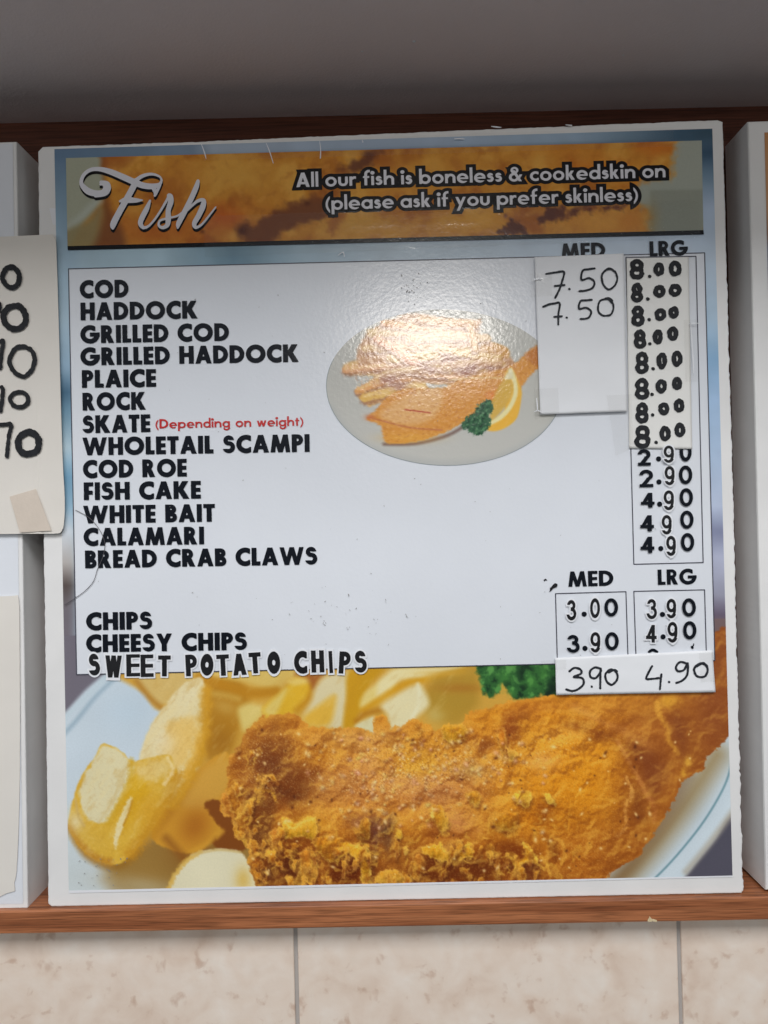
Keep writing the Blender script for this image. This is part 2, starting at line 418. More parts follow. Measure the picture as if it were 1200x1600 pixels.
def tile_mat():
    mt = bpy.data.materials.new('travertine_tile'); mt.use_nodes = True; nt = mt.node_tree; b = nt.nodes['Principled BSDF']
    tc = nt.nodes.new('ShaderNodeTexCoord')
    def noise(sc, det, dist=0):
        n = nt.nodes.new('ShaderNodeTexNoise'); n.inputs['Scale'].default_value = sc; n.inputs['Detail'].default_value = det; n.inputs['Distortion'].default_value = dist
        nt.links.new(tc.outputs['Object'], n.inputs['Vector']); return n
    def ramp(n, stops):
        r = nt.nodes.new('ShaderNodeValToRGB'); e = r.color_ramp.elements
        e[0].position, e[0].color = stops[0][0], (*stops[0][1], 1); e[1].position, e[1].color = stops[-1][0], (*stops[-1][1], 1)
        for s in stops[1:-1]: q = e.new(s[0]); q.color = (*s[1], 1)
        nt.links.new(n.outputs['Fac'], r.inputs[0]); return r
    a = ramp(noise(30, 10, .5), [(.22, rgb(228, 206, 188)), (.45, rgb(242, 226, 211)), (.60, rgb(246, 233, 220)), (.80, rgb(250, 242, 232))])
    c = ramp(noise(70, 8, .3), [(.28, rgb(204, 176, 156)), (.40, rgb(244, 238, 232)), (1, rgb(255, 255, 255))])
    mx = nt.nodes.new('ShaderNodeMix'); mx.data_type = 'RGBA'; mx.blend_type = 'MULTIPLY'; mx.inputs[0].default_value = .6
    nt.links.new(a.outputs[0], mx.inputs[6]); nt.links.new(c.outputs[0], mx.inputs[7]); nt.links.new(mx.outputs[2], b.inputs['Base Color'])
    b.inputs['Roughness'].default_value = .35
    n = noise(60, 4); bp = nt.nodes.new('ShaderNodeBump'); bp.inputs['Distance'].default_value = .0004; nt.links.new(n.outputs['Fac'], bp.inputs['Height']); nt.links.new(bp.outputs[0], b.inputs['Normal'])
    return mt

M = {}
M['foam'] = mat('white_foam_board', (.80, .79, .775), .55, bump=[(90, .00012), (500, .00004)], vary=(22, .035))
LAM = [(340, .000085), (120, .00005), (26, .0001)]
M['print'] = mat('laminated_print', rough=.15, bump=LAM, attr='print')
M['food'] = mat('laminated_food_print', rough=.36, bump=LAM, attr='print')
M['panel'] = mat('laminated_white_print', (.76, .785, .83), .2, bump=LAM, vary=(9, .025))
M['ink'] = mat('black_ink', (.007, .009, .014), .2, .35, bump=LAM)
M['red'] = mat('red_ink', rgb(196, 36, 34), .34, bump=LAM)
M['white'] = mat('white_print_ink', (.78, .77, .82), .34, bump=LAM)
M['line'] = mat('grey_rule_ink', (.05, .05, .075), .4)
M['blackbar'] = mat('black_band_ink', (.007, .007, .009), .2, .35, bump=LAM)
M['paper'] = mat('white_paper', (.83, .84, .86), .8, .3, bump=[(30, .0012), (400, .00005)], vary=(14, .02))
M['cream'] = mat('cream_card', (.76, .72, .66), .8, .3, bump=[(14, .002), (400, .00005)], vary=(12, .025))
M['cream2'] = mat('cream_label_paper', (.82, .81, .775), .8, .3, bump=[(40, .0006)], vary=(30, .02))
M['marker'] = mat('black_marker_ink', (.010, .011, .014), .6, .3, vary=(240, .5))
M['pen'] = mat('pen_ink', (.016, .019, .026), .6, .3, vary=(240, .4))
M['vinyl'] = mat('white_vinyl_sticker', (.82, .83, .86), .4)
M['vink'] = mat('black_vinyl_print', (.012, .012, .014), .4, .3, vary=(60, .2))
M['masking'] = mat('masking_tape', (.67, .58, .49), .7, bump=[(300, .0002)], vary=(50, .04))
M['wood'] = wood_mat('oak_veneer', rgb(140, 82, 50), rgb(182, 116, 76))
M['shadedwood'] = wood_mat('shaded_oak_veneer', rgb(92, 52, 38), rgb(120, 70, 50), .7)  # same oak with the shade behind the boards put into its colour
M['tile'] = tile_mat()
M['grout'] = mat('grey_grout', rgb(176, 170, 165), .9)
M['paint'] = mat('grey_ceiling_paint', (.84, .75, .745), .62, bump=[(420, .00025), (30, .0006)], vary=(8, .03))
M['dirt'] = mat('grime', (.30, .29, .28), .8)
M['chipw'] = mat('bare_wood', rgb(220, 200, 160), .8, vary=(300, .2))
M['hair'] = mat('thread_fibre', (.10, .09, .10), .7)
tp = bpy.data.materials.new('clear_tape'); tp.use_nodes = True; nt = tp.node_tree
nt.nodes.remove(nt.nodes['Principled BSDF']); tr = nt.nodes.new('ShaderNodeBsdfTransparent'); tr.inputs[0].default_value = (.992, .99, .985, 1)
gl = nt.nodes.new('ShaderNodeBsdfGlossy'); gl.inputs['Roughness'].default_value = .12; ms = nt.nodes.new('ShaderNodeMixShader'); ms.inputs[0].default_value = .05
nt.links.new(tr.outputs[0], ms.inputs[1]); nt.links.new(gl.outputs[0], ms.inputs[2]); nt.links.new(ms.outputs[0], nt.nodes['Material Output'].inputs[0])
n = nt.nodes.new('ShaderNodeTexNoise'); n.inputs['Scale'].default_value = 130; n.inputs['Detail'].default_value = 3; n.inputs['Distortion'].default_value = 1.5
tc = nt.nodes.new('ShaderNodeTexCoord'); nt.links.new(tc.outputs['Object'], n.inputs['Vector'])
bp = nt.nodes.new('ShaderNodeBump'); bp.inputs['Distance'].default_value = .00012; nt.links.new(n.outputs['Fac'], bp.inputs['Height']); nt.links.new(bp.outputs[0], gl.inputs['Normal'])
M['tape'] = tp

# ------------------------------------------------------------------ setting
BACK = .052
zr = P(600, 173.5, BACK)[2]
# ceiling: a plastered soffit that starts at the backboard and waves towards the room, shaped to darken at the wood and shade the boards
prof = []
yy, zz, s = BACK + .02, zr, 0.0
prof.append((yy, zz))
for k in range(62):
    ds = .008; a = math.radians(float(np.interp(k, [0, 4, 24, 32, 46, 62], [-10, -9, 22, 0, -6, 80]))); yy -= ds * math.cos(a); zz += ds * math.sin(a); prof.append((yy, zz))
V = []; Fc = []; xs = np.linspace(-1.4, 1.4, 29)
sl = (P(1200, 160, BACK)[2] - P(0, 187, BACK)[2]) / (P(1200, 160, BACK)[0] - P(0, 187, BACK)[0])
for x in xs:
    for (a, b) in prof: V.append((x, a, b + sl * x))
k = len(prof)
for i in range(len(xs) - 1):
    for j in range(k - 1): Fc.append([i * k + j, i * k + j + 1, (i + 1) * k + j + 1, (i + 1) * k + j])
me = meshof('ceiling', V, Fc)
for p in me.polygons: p.use_smooth = True
ce = link('ceiling', me, M['paint']); ce['kind'] = 'structure'
def ceiling_hit(px, py):
    best = None
    for q0 in np.arange(-.3, BACK, .001):
        w_ = P(px, py, q0); zc = np.interp(-q0, [-p[0] for p in prof], [p[1] for p in prof]) + sl * w_[0]
        if best is None or abs(w_[2] - zc) < best[0]: best = (abs(w_[2] - zc), w_[0], q0, zc)
    return best[1:]
for px, py, rd_ in ((647, 65, .0011), (566, 80, .0007), (974, 86, .0007)):
    bm = bmesh.new(); bmesh.ops.create_icosphere(bm, subdivisions=2, radius=rd_)
    for v in bm.verts: v.co.z *= .6; v.co.x *= 1.3; v.co += Vector(ceiling_hit(px, py))
    dm = bpy.data.meshes.new('paint_drip'); bm.to_mesh(dm); bm.free(); link('paint_drip', dm, M['vinyl'], ce)

LZ = -.3305                                            # boards stand on the ledge at this height
lb = (P(0, 1460, -.006)[2] + P(1200, 1437, -.006)[2]) / 2
bb = boxmesh('backboard', -1.4, 1.4, BACK, BACK + .018, LZ - .01, zr + .05, M['shadedwood'], 0)
tag(bb, 'brown wood panel, shade put into its colour, behind the tops of the white boards', 'wood panel')
lg = boxmesh('wooden_ledge', -1.4, 1.4, -.006, BACK - .0005, lb, LZ, M['wood'], .0012)
tag(lg, 'long brown oak ledge the white menu boards stand on', 'ledge')
c0 = P(1018, 1437, -.0068)
ch = drawn('chipped_spot', [('p', [(1012, 1437), (1015, 1431), (1019, 1436), (1026, 1437), (1027, 1440), (1013, 1440)])], -.0067, M['chipw'], lg, rough=1.2)
ch['label'] = 'pale splintered chip on the lower edge'
# tiled wall below
WY = .018
tw = empty('tiled_wall', (0, WY, lb - .35)); tag(tw, 'wall of pale beige mottled stone tiles below the wooden ledge', 'wall')
gx = [P(463, 1525, WY)[0], P(1063, 1525, WY)[0]]
tw_w = gx[1] - gx[0]
bm = bmesh.new()
for i in range(-3, 5):
    for j in range(2):
        x0 = gx[0] + i * tw_w + .0017; x1 = gx[0] + (i + 1) * tw_w - .0017; z1 = lb - .0004 - j * .33; z0 = z1 - .3266
        r = bmesh.ops.create_cube(bm, size=1); vs = r['verts']
        for v in vs: v.co = Vector(((x0 + x1) / 2 + v.co.x * (x1 - x0), WY + .004 + v.co.y * .008, (z0 + z1) / 2 + v.co.z * (z1 - z0)))
bmesh.ops.bevel(bm, geom=bm.edges[:], offset=.0012, segments=2, profile=.5, affect='EDGES')
me = bpy.data.meshes.new('tile_face'); bm.to_mesh(me); bm.free(); link('tile_face', me, M['tile'], tw)
boxmesh('grout', -1.4, 1.4, WY + .0022, WY + .009, lb - .62, lb - .001, M['grout'], 0, parent=tw)
reparent(tw)

# ------------------------------------------------------------------ painting of the printed pictures
KK = .80
class Pic:
    def __init__(s, X, Y, base):
        s.X, s.Y = X, Y; s.c = np.empty(X.shape + (3,)); s.c[:] = np.array(base) / 255.
    def mix(s, a, col): s.c += (np.array(col, float) / 255. - s.c) * np.clip(a, 0, 1)[..., None]
    def _sub(s, x0, y0, x1, y1):
        m_ = (s.X > x0) & (s.X < x1) & (s.Y > y0) & (s.Y < y1); return m_
    def poly(s, pts, col, a=1, soft=2., amp=0., ns=8, sm=True, seed=1, n=3):
        p = smooth(pts, 4, True)[:-1] if sm else np.array(pts, float); pad = soft * 2 + amp + 3
        m_ = s._sub(p[:, 0].min() - pad, p[:, 1].min() - pad, p[:, 0].max() + pad, p[:, 1].max() + pad)
        x, y = s.X[m_], s.Y[m_]; d = polysd(x, y, p)
        if amp: d = d + amp * 2 * fbm(x, y, ns, seed, n)
        k = s.c[m_]; al = np.clip(a * (1 - sst(-soft, soft, d)), 0, 1)[..., None]; s.c[m_] = k + (np.array(col, float) / 255. - k) * al
    def blob(s, x, y, rx, ry, col, a=1, ang=0, amp=0, seed=2):
        R = max(rx, ry) * 2.6; m_ = s._sub(x - R, y - R, x + R, y + R); X, Y = s.X[m_] - x, s.Y[m_] - y
        c, q = math.cos(math.radians(ang)), math.sin(math.radians(ang)); u = (X * c + Y * q) / rx; v = (-X * q + Y * c) / ry
        e = u * u + v * v
        if amp: e = e * (1 + amp * 2 * fbm(s.X[m_], s.Y[m_], max(rx, ry) * .5, seed, 4))
        k = s.c[m_]; al = np.clip(a * np.exp(-np.clip(e, 0, 50) * 1.1), 0, 1)[..., None]; s.c[m_] = k + (np.array(col, float) / 255. - k) * al
    def line(s, pts, w, col, a=1, soft=2., amp=0, ns=6, seed=4):
        p = smooth([(q[0], q[1], q[2] if len(q) > 2 else w) for q in pts], 5); pad = w * 2 + soft * 2 + amp + 3
        m_ = s._sub(p[:, 0].min() - pad, p[:, 1].min() - pad, p[:, 0].max() + pad, p[:, 1].max() + pad)
        x, y = s.X[m_], s.Y[m_]; d = stroke_sd(x, y, np.c_[p[:, 0], p[:, 1], p[:, 2] * .5])
        if amp: d = d + amp * 2 * fbm(x, y, ns, seed, 3)
        k = s.c[m_]; al = np.clip(a * (1 - sst(-soft, soft, d)), 0, 1)[..., None]; s.c[m_] = k + (np.array(col, float) / 255. - k) * al
    def out(s, k=KK): return np.clip(lin(np.clip(s.c, 0, 1)) / k, 0, .92)
def A_(*p): return [(60 + q[0] / 2, 1030 + q[1] / 2) + tuple(q[2:]) for q in p]   # coordinates read from enlarged crops
def B_(*p): return [(600 + x / 2, 1030 + y / 2) for x, y in p]
def C_(*p): return [(340 + x / 4.615, 1210 + y / 4.615) for x, y in p]
def D_(*p): return [(590 + x / 4.615, 1200 + y / 4.615) for x, y in p]
def E_(*p): return [(840 + x / 3.75, 1200 + y / 3.75) for x, y in p]
def G_(*p): return [(340 + x / 4.615, 1040 + y / 4.615) for x, y in p]
def H_(*p): return [(840 + x / 3.871, 1070 + y / 3.871) for x, y in p]
def I_(*p): return [(590 + x / 4.615, 1030 + y / 4.615) for x, y in p]

FISH = A_((680, 712), (655, 640), (655, 590), (612, 550), (605, 500), (570, 480), (565, 440), (590, 400), (590, 350), (600, 300), (635, 260), (652, 220), (690, 190), (700, 166), (710, 182), (735, 175), (800, 170), (832, 190), (845, 210), (900, 215), (1000, 215), (1046, 228), (1050, 185), (1075, 168), (1095, 185), (1100, 215)) + \
    B_((20, 215), (60, 208), (90, 182), (130, 200), (165, 225), (185, 202), (220, 205), (250, 200), (254, 172), (330, 150), (400, 130), (540, 110)) + \
    [(900, 1060), (1060, 1030), (1090, 1004), (1112, 996), (1126, 980), (1160, 970), (1160, 1140)] + \
    B_((1065, 250), (1040, 285), (1010, 302), (1000, 345), (965, 365), (925, 390), (905, 450), (870, 500), (840, 550), (800, 610), (755, 640), (715, 665), (690, 690), (660, 760)) + [(800, 1420), (560, 1420), (410, 1410)]

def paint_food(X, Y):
    p = Pic(X, Y, (196, 208, 216))
    p.mix(sst(1180, 1380, Y) * (X < 420) * .7, (198, 205, 202))
    p.mix(sst(1040, 1080, X) * sst(1030, 1000, Y), (112, 92, 92))
    # table and plate rim, top left
    p.poly([(60, 960), (190, 1030), (160, 1056), (132, 1080), (104, 1112), (85, 1130), (60, 1130)], (108, 102, 112), 1, 5)
    p.line([(95, 1152), (120, 1125), (150, 1088), (190, 1050)], 6, (142, 166, 180), .8, 5)
    p.line([(100, 1122), (130, 1092), (160, 1063), (178, 1045)], 9, (190, 205, 212), .7, 4)
    p.blob(200, 1110, 50, 40, (178, 196, 208), .5)
    # shadows on the plate under the chips
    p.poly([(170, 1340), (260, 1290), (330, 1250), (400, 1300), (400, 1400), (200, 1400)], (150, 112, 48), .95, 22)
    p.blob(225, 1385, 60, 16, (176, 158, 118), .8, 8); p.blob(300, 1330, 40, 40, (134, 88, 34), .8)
    # chips at the back
    p.poly([(205, 1040), (640, 1030), (870, 1040), (870, 1150), (700, 1150), (560, 1150), (390, 1180), (360, 1220), (310, 1200), (300, 1100), (250, 1110), (228, 1085)], (204, 156, 62), 1, 6)
    p.poly([(212, 1052), (300, 1040), (290, 1080), (250, 1103), (232, 1085)], (208, 176, 104), 1, 5)
    p.line([(214, 1064), (232, 1088), (250, 1104)], 8, (172, 118, 40), .8, 6)
    p.poly(G_((-60, 100), (60, 80), (170, 120), (230, 250), (140, 480), (60, 640), (-70, 660), (-100, 400)), (178, 124, 32), 1, 9)
    p.blob(352, 1105, 22, 12, (196, 152, 66), .8, 20); p.blob(345, 1160, 22, 26, (158, 104, 26), .7); p.blob(338, 1185, 12, 16, (176, 128, 48), .6)
    p.poly(G_((-200, 20), (600, 30), (520, 100), (440, 160), (300, 150), (160, 110), (0, 90)), (214, 182, 96), 1, 7)
    p.line(G_((-130, 90), (-20, 120), (120, 165), (260, 200), (420, 185)), 15, (184, 126, 26), .9, 6)
    p.line(G_((-60, 200), (60, 215), (150, 240)), 9, (206, 168, 80), .6, 6)
    p.poly(G_((150, 310), (230, 270), (330, 300), (330, 350), (250, 430), (190, 470), (160, 400)), (214, 190, 108), 1, 7)
    p.poly(G_((330, 300), (460, 190), (560, 95), (690, 100), (680, 170), (640, 260), (560, 340), (420, 380), (350, 370)), (218, 172, 44), 1, 6)
    p.poly(G_((340, 310), (460, 190), (500, 170), (470, 250), (420, 350), (370, 360)), (218, 192, 104), .95, 6)
    p.poly(G_((500, 110), (600, 85), (690, 105), (640, 130), (540, 140)), (224, 194, 104), .9, 5)
    p.line(G_((690, 140), (650, 240), (570, 320)), 9, (182, 122, 24), .7, 7)
    p.poly(G_((560, 60), (760, 60), (730, 110), (690, 170), (640, 90)), (158, 92, 38), .95, 7)
    p.poly(G_((700, 170), (770, 80), (900, 50), (960, 60), (930, 250), (900, 440), (800, 450), (640, 400), (620, 360), (680, 250)), (214, 200, 156), 1, 7)
    p.poly(G_((620, 370), (720, 290), (840, 210), (850, 280), (810, 420), (700, 440), (640, 420)), (218, 172, 62), 1, 7)
    p.poly(G_((950, 40), (1190, 20), (1100, 130), (1050, 260), (990, 420), (910, 440), (930, 250)), (198, 146, 26), 1, 6)
    p.poly(G_((1030, 300), (1060, 200), (1180, 110), (1260, 90), (1270, 180), (1150, 270)), (222, 198, 118), 1, 6)
    p.poly(I_((0, 180), (60, 110), (150, 60), (420, 55), (620, 55), (480, 100), (330, 140), (180, 150), (80, 230), (0, 290)), (226, 212, 158), 1, 7)
    p.line(I_((-100, 370), (0, 300), (100, 235), (210, 175), (340, 150), (480, 120), (620, 90)), 10, (206, 150, 32), .95, 5)
    p.line(G_((1000, 400), (1060, 350), (1180, 320)), 8, (172, 112, 24), .8, 6)
    p.poly(I_((420, 130), (600, 80), (720, 60), (730, 260), (700, 350), (560, 470), (380, 420), (330, 300), (380, 180)), (176, 136, 46), 1, 12)
    p.blob(700, 1095, 34, 18, (170, 134, 46), .8); p.blob(720, 1075, 40, 8, (166, 110, 34), .7); p.blob(680, 1118, 16, 12, (196, 172, 96), .7); p.blob(690, 1052, 40, 5, (206, 160, 60), .6)
    p.poly(I_((30, 330), (180, 230), (290, 180), (340, 230), (370, 330), (280, 420), (240, 480), (100, 500), (70, 400)), (222, 210, 164), 1, 7)
    p.line(I_((290, 180), (300, 300), (250, 420)), 5, (228, 222, 186), .7, 4)
    p.poly(G_((990, 440), (1060, 390), (1140, 370), (1130, 490), (1080, 470)), (214, 206, 160), 1, 4)
    # parsley
    q = I_((735, 20), (1290, 20), (1290, 280), (1200, 265), (1130, 285), (1060, 290), (985, 285), (950, 240), (900, 170), (880, 220), (840, 262), (770, 255), (745, 150))
    p.poly(q, (44, 92, 44), 1, 4, 3, 10)
    n = fbm(X, Y, 18, 5, 4); inpars = sst(6, -2, polysd(X, Y, q))
    p.mix(inpars * sst(.05, .5, n) * .9, (88, 148, 72)); p.mix(inpars * sst(-.05, -.5, n) * .95, (18, 44, 26))
    for a in ((790, 1060, 12, 14), (800, 1082, 6, 5), (830, 1065, 12, 16), (848, 1052, 6, 20)): p.blob(*a, (74, 138, 58), .5, 10, .5)
    p.blob(812, 1052, 6, 18, (22, 52, 28), .7); p.blob(862, 1076, 10, 16, (14, 34, 24), .9)
    # foreground chips
    p.poly(A_((560, 300), (600, 300), (640, 420), (600, 520), (575, 545), (540, 570), (500, 600), (440, 605), (380, 580), (350, 540), (400, 440), (470, 370), (520, 330)), (204, 146, 46), 1, 3, 1.5, 12)
    p.poly(A_((510, 345), (600, 310), (600, 390), (560, 440), (500, 470), (440, 440)), (206, 156, 66), .85, 10)
    p.blob(305, 1290, 26, 34, (166, 98, 28), .8, 30); p.blob(268, 1262, 10, 60, (160, 96, 26), .6, 35)
    p.poly(A_((518, 452), (560, 440), (600, 480), (640, 560), (640, 600), (560, 590), (540, 565), (572, 540), (548, 500)), (128, 70, 24), 1, 3, 1.5)
    p.line(A_((556, 556), (574, 538), (560, 545), (530, 575), (480, 602)), 8, (206, 148, 48), .8, 4)
    p.line(A_((400, 560), (440, 605), (470, 640)), 12, (142, 86, 30), .7, 8)
    long_ = [(300, 1062), (316, 1061), (323, 1084), (322, 1120), (317, 1160), (306, 1200), (286, 1238), (262, 1262), (236, 1232), (218, 1192), (225, 1158), (241, 1124), (264, 1094), (284, 1071)]
    p.poly(long_, (224, 208, 160), 1, 3, 1, 12)
    p.line([(322, 1080), (320, 1130), (312, 1175), (296, 1215), (270, 1256)], 17, (204, 148, 38), .95, 8, 3, 14); p.line([(312, 1150), (304, 1180), (288, 1212)], 11, (222, 170, 62), .8, 6, 2)
    p.poly([(262, 1135), (300, 1120), (312, 1140), (300, 1180), (276, 1205), (254, 1185)], (226, 186, 100), .85, 11, 4, 14)
    p.blob(258, 1162, 18, 22, (228, 214, 178), .6); p.blob(296, 1092, 14, 26, (228, 216, 176), .5, 20)
    big = [(148, 1184), (156, 1166), (164, 1162), (186, 1171), (206, 1189), (222, 1187), (262, 1179), (272, 1194), (278, 1216), (262, 1256), (236, 1298), (208, 1333), (186, 1350), (160, 1348), (130, 1330), (111, 1302), (107, 1282), (114, 1250), (124, 1220), (138, 1196)]
    p.line([(110, 1296), (132, 1334), (162, 1352), (190, 1352), (215, 1332)], 10, (150, 104, 34), .7, 7)
    p.poly(big, (216, 172, 60), 1, 2, .8, 10)
    p.line([(110, 1290), (122, 1314), (146, 1338), (172, 1347)], 11, (186, 128, 40), .85, 6, 2); p.line([(276, 1214), (258, 1258), (232, 1300), (204, 1334)], 20, (196, 138, 34), .8, 9, 3)
    p.poly([(126, 1226), (148, 1186), (158, 1168), (165, 1165), (186, 1173), (204, 1190), (210, 1204), (199, 1228), (184, 1256), (166, 1284), (142, 1283), (127, 1262)], (218, 208, 168), .97, 3.5, 2, 12)
    p.line([(206, 1190), (203, 1222), (186, 1256), (170, 1286)], 9, (206, 160, 36), .75, 5, 2)
    p.poly([(212, 1196), (240, 1187), (262, 1184), (270, 1200), (254, 1214), (234, 1220), (218, 1212)], (226, 200, 136), .7, 10, 4, 9)
    p.line([(262, 1184), (270, 1204), (256, 1226)], 5, (236, 210, 150), .8, 3, 1.5)
    p.poly([(206, 1214), (232, 1232), (222, 1256), (204, 1282), (192, 1296), (184, 1284)], (214, 164, 26), .8, 8, 3)
    p.line([(204, 1246, 4), (198, 1264, 9), (188, 1288, 10), (182, 1308, 8), (181, 1326, 3)], 8, (228, 212, 160), .97, 2.2, 1.4)
    p.line([(207, 1250, 2), (202, 1268, 3), (193, 1290, 3)], 3, (176, 118, 24), .6, 2)
    p.blob(118, 1284, 12, 18, (226, 208, 158), .9, -20); p.blob(144, 1312, 28, 12, (212, 172, 74), .5, 30); p.blob(232, 1268, 22, 34, (206, 150, 36), .6, 30)
    p.line([(118, 1250), (123, 1276), (131, 1290)], 4, (200, 168, 104), .7, 3)
    # fluffy mottling, oil specks and skin streaks over all the chips
    t1 = fbm(X * .8 + Y * .6, (Y * .8 - X * .6) * .35, 16, 6, 4); inb = 1 - sst(-4, 3, np.minimum(polysd(X, Y, np.array(big)), polysd(X, Y, np.array(long_)))); bk = 1 - sst(-6, 6, polysd(X, Y, np.array([(225, 1050), (735, 1050), (700, 1110), (600, 1130), (400, 1150), (340, 1200), (312, 1110), (250, 1095)]))); chz = np.clip(inb * .8 + bk * .5, 0, 1)
    p.mix(chz * sst(.05, .6, t1) * .30, (230, 208, 146)); p.mix(chz * sst(-.05, -.6, t1) * .26, (184, 130, 36))
    t2 = fbm(X, Y, 6, 9, 3); p.mix(inb * sst(.1, .6, t2) * .12, (240, 222, 168)); p.mix(inb * sst(-.1, -.6, t2) * .10, (170, 120, 40))
    # pale chip at the bottom
    p.poly(A_((405, 720), (420, 680), (460, 630), (500, 602), (570, 593), (630, 602), (655, 635), (675, 690), (690, 740), (400, 740)), (222, 214, 180), 1, 2.5, 1)
    p.line(A_((408, 715), (428, 672), (465, 628), (505, 603)), 7, (214, 172, 78), .85, 3, 1.5)
    p.blob(380, 1375, 14, 22, (214, 176, 82), .8); p.line(A_((480, 612), (560, 596), (630, 603)), 4, (206, 176, 108), .7, 2)
    # right: plate, blue line, table
    p.poly([(1200, 1130), (1135, 1152), (1105, 1182), (1060, 1225), (1030, 1290), (960, 1365), (940, 1420), (1200, 1420)], (196, 209, 216), 1, 3)
    p.line([(1120, 1180), (1085, 1235), (1050, 1285), (1005, 1340), (965, 1380)], 34, (152, 128, 84), .85, 22)
    p.line([(1070, 1215), (1040, 1275), (990, 1345), (955, 1385)], 22, (116, 78, 40), .55, 16)
    p.line([(1160, 1240), (1120, 1290), (1070, 1345), (1010, 1400)], 26, (206, 218, 224), .8, 12)
    p.line([(1142, 1175), (1140, 1205), (1126, 1240), (1095, 1290), (1050, 1345), (1010, 1385)], 3.2, (104, 142, 152), .9, 1.6)
    p.poly([(1200, 1220), (1143, 1272), (1118, 1310), (1090, 1345), (1060, 1385), (1040, 1420), (1200, 1420)], (82, 80, 92), 1, 4)
    p.line([(1145, 1268), (1110, 1316), (1072, 1362)], 9, (176, 168, 152), .8, 6)
    # battered fish
    def fishlayer():
        sdf = polysd(X, Y, np.array(FISH)); nz = fbm(X, Y, 10, 1, 4)
        msk = 1 - sst(-1.6, 1.6, sdf + nz * 5)
        f = Pic(X, Y, (210, 132, 32)); wx = X + 14 * fbm(X, Y, 30, 2, 3); wy = Y + 14 * fbm(X, Y, 30, 3, 3)
        big_ = fbm(wx, wy, 95, 4, 4); f.mix(sst(.0, .55, big_) * .5, (232, 162, 44)); f.mix(sst(.0, -.5, big_) * .45, (176, 98, 24))
        right = sst(900, 1010, X + (Y - 1200) * .45)
        f.mix(right * .8, (158, 88, 30)); f.mix(right * sst(-.1, .45, fbm(wx, wy, 50, 6, 3)) * .6, (190, 118, 40)); f.mix(sst(1050, 1140, X) * .6, (136, 70, 28))
        f.mix(sst(1310, 1385, Y) * .62 * sst(930, 860, X), (120, 58, 18))
        for a in ((415, 1200, 66, 92, (150, 84, 32), .9), (560, 1152, 110, 24, (216, 146, 58), .75), (640, 1225, 150, 62, (204, 128, 60), .8), (480, 1345, 110, 48, (150, 80, 24), .85), (640, 1340, 130, 44, (164, 92, 28), .8), (790, 1345, 90, 42, (160, 84, 22), .8), (890, 1215, 90, 84, (226, 142, 22), .9), (900, 1335, 80, 48, (180, 102, 28), .8), (1010, 1170, 70, 110, (156, 86, 30), .7), (960, 1105, 100, 16, (196, 124, 42), .6)):
            f.blob(*a[:4], a[4], a[5], 0, .35)
        # broad lights and darks seen in the print
        for a in ((425, 1195, 32, 42, (118, 62, 26), .85), (470, 1215, 34, 30, (116, 58, 20), .8), (452, 1240, 36, 16, (100, 48, 18), .8), (385, 1215, 12, 30, (176, 106, 40), .6), (400, 1300, 22, 30, (120, 70, 26), .7), (415, 1365, 24, 20, (104, 56, 24), .9), (455, 1350, 18, 26, (96, 44, 16), .8), (583, 1300, 12, 26, (108, 60, 44), .7), (606, 1310, 10, 26, (112, 72, 46), .8), (560, 1285, 22, 14, (150, 92, 58), .7), (545, 1362, 22, 20, (112, 50, 14), .95), (505, 1360, 18, 16, (160, 90, 26), .6), (620, 1345, 24, 24, (164, 96, 30), .6), (716, 1362, 50, 16, (112, 54, 16), .95), (800, 1340, 26, 26, (136, 68, 18), .85), (830, 1358, 22, 14, (112, 58, 20), .8), (770, 1290, 14, 28, (172, 98, 22), .7), (690, 1155, 12, 18, (170, 98, 30), .5), (755, 1165, 22, 12, (160, 92, 42), .7), (800, 1140, 18, 20, (146, 76, 24), .8), (815, 1115, 16, 12, (166, 94, 30), .6), (900, 1135, 40, 12, (156, 84, 24), .8), (935, 1150, 22, 8, (138, 70, 20), .9), (850, 1105, 40, 10, (190, 112, 34), .6)):
            f.blob(*a[:4], a[4], a[5], 0, .45)
        for a in ((560, 1155, 60, 14, (218, 156, 76), .7), (500, 1180, 40, 20, (206, 132, 36), .6), (530, 1235, 60, 34, (210, 142, 70), .6), (580, 1190, 40, 30, (218, 156, 84), .6), (655, 1180, 50, 30, (226, 160, 48), .7), (650, 1200, 40, 20, (230, 166, 38), .6), (705, 1130, 22, 12, (228, 166, 46), .8), (735, 1205, 28, 16, (226, 184, 104), .75), (640, 1225, 60, 20, (212, 148, 84), .6), (710, 1285, 34, 22, (204, 132, 76), .7), (690, 1240, 40, 20, (206, 138, 76), .6), (860, 1160, 50, 24, (226, 152, 40), .8), (890, 1150, 46, 12, (230, 164, 66), .6), (900, 1210, 56, 54, (222, 140, 24), .7), (930, 1180, 40, 24, (226, 146, 32), .6), (850, 1190, 30, 16, (222, 160, 90), .6), (870, 1280, 50, 60, (200, 122, 28), .5), (800, 1240, 30, 26, (220, 150, 44), .5), (820, 1275, 34, 18, (206, 122, 20), .6), (900, 1330, 40, 30, (184, 106, 28), .6), (960, 1100, 46, 16, (206, 132, 42), .7), (1000, 1140, 40, 14, (196, 120, 42), .6), (1045, 1095, 18, 14, (222, 158, 48), .8), (1075, 1190, 6, 9, (232, 172, 62), .9), (1068, 1208, 5, 8, (214, 150, 46), .8), (480, 1290, 24, 14, (222, 160, 40), .6)):
            f.blob(*a[:4], a[4], a[5], 0, .45)
        # curled flakes: bright rims over dark hollows
        def flake(pts, w=5, col=(232, 172, 58), a=.9, sft=1.8, am=1.6): f.line(pts, w, col, a, sft, am, 5)
        def hollow(pts, col=(96, 44, 14), a=.85, sft=5): f.poly(pts, col, a * .88, sft * 1.5 + 2, 3, 9)
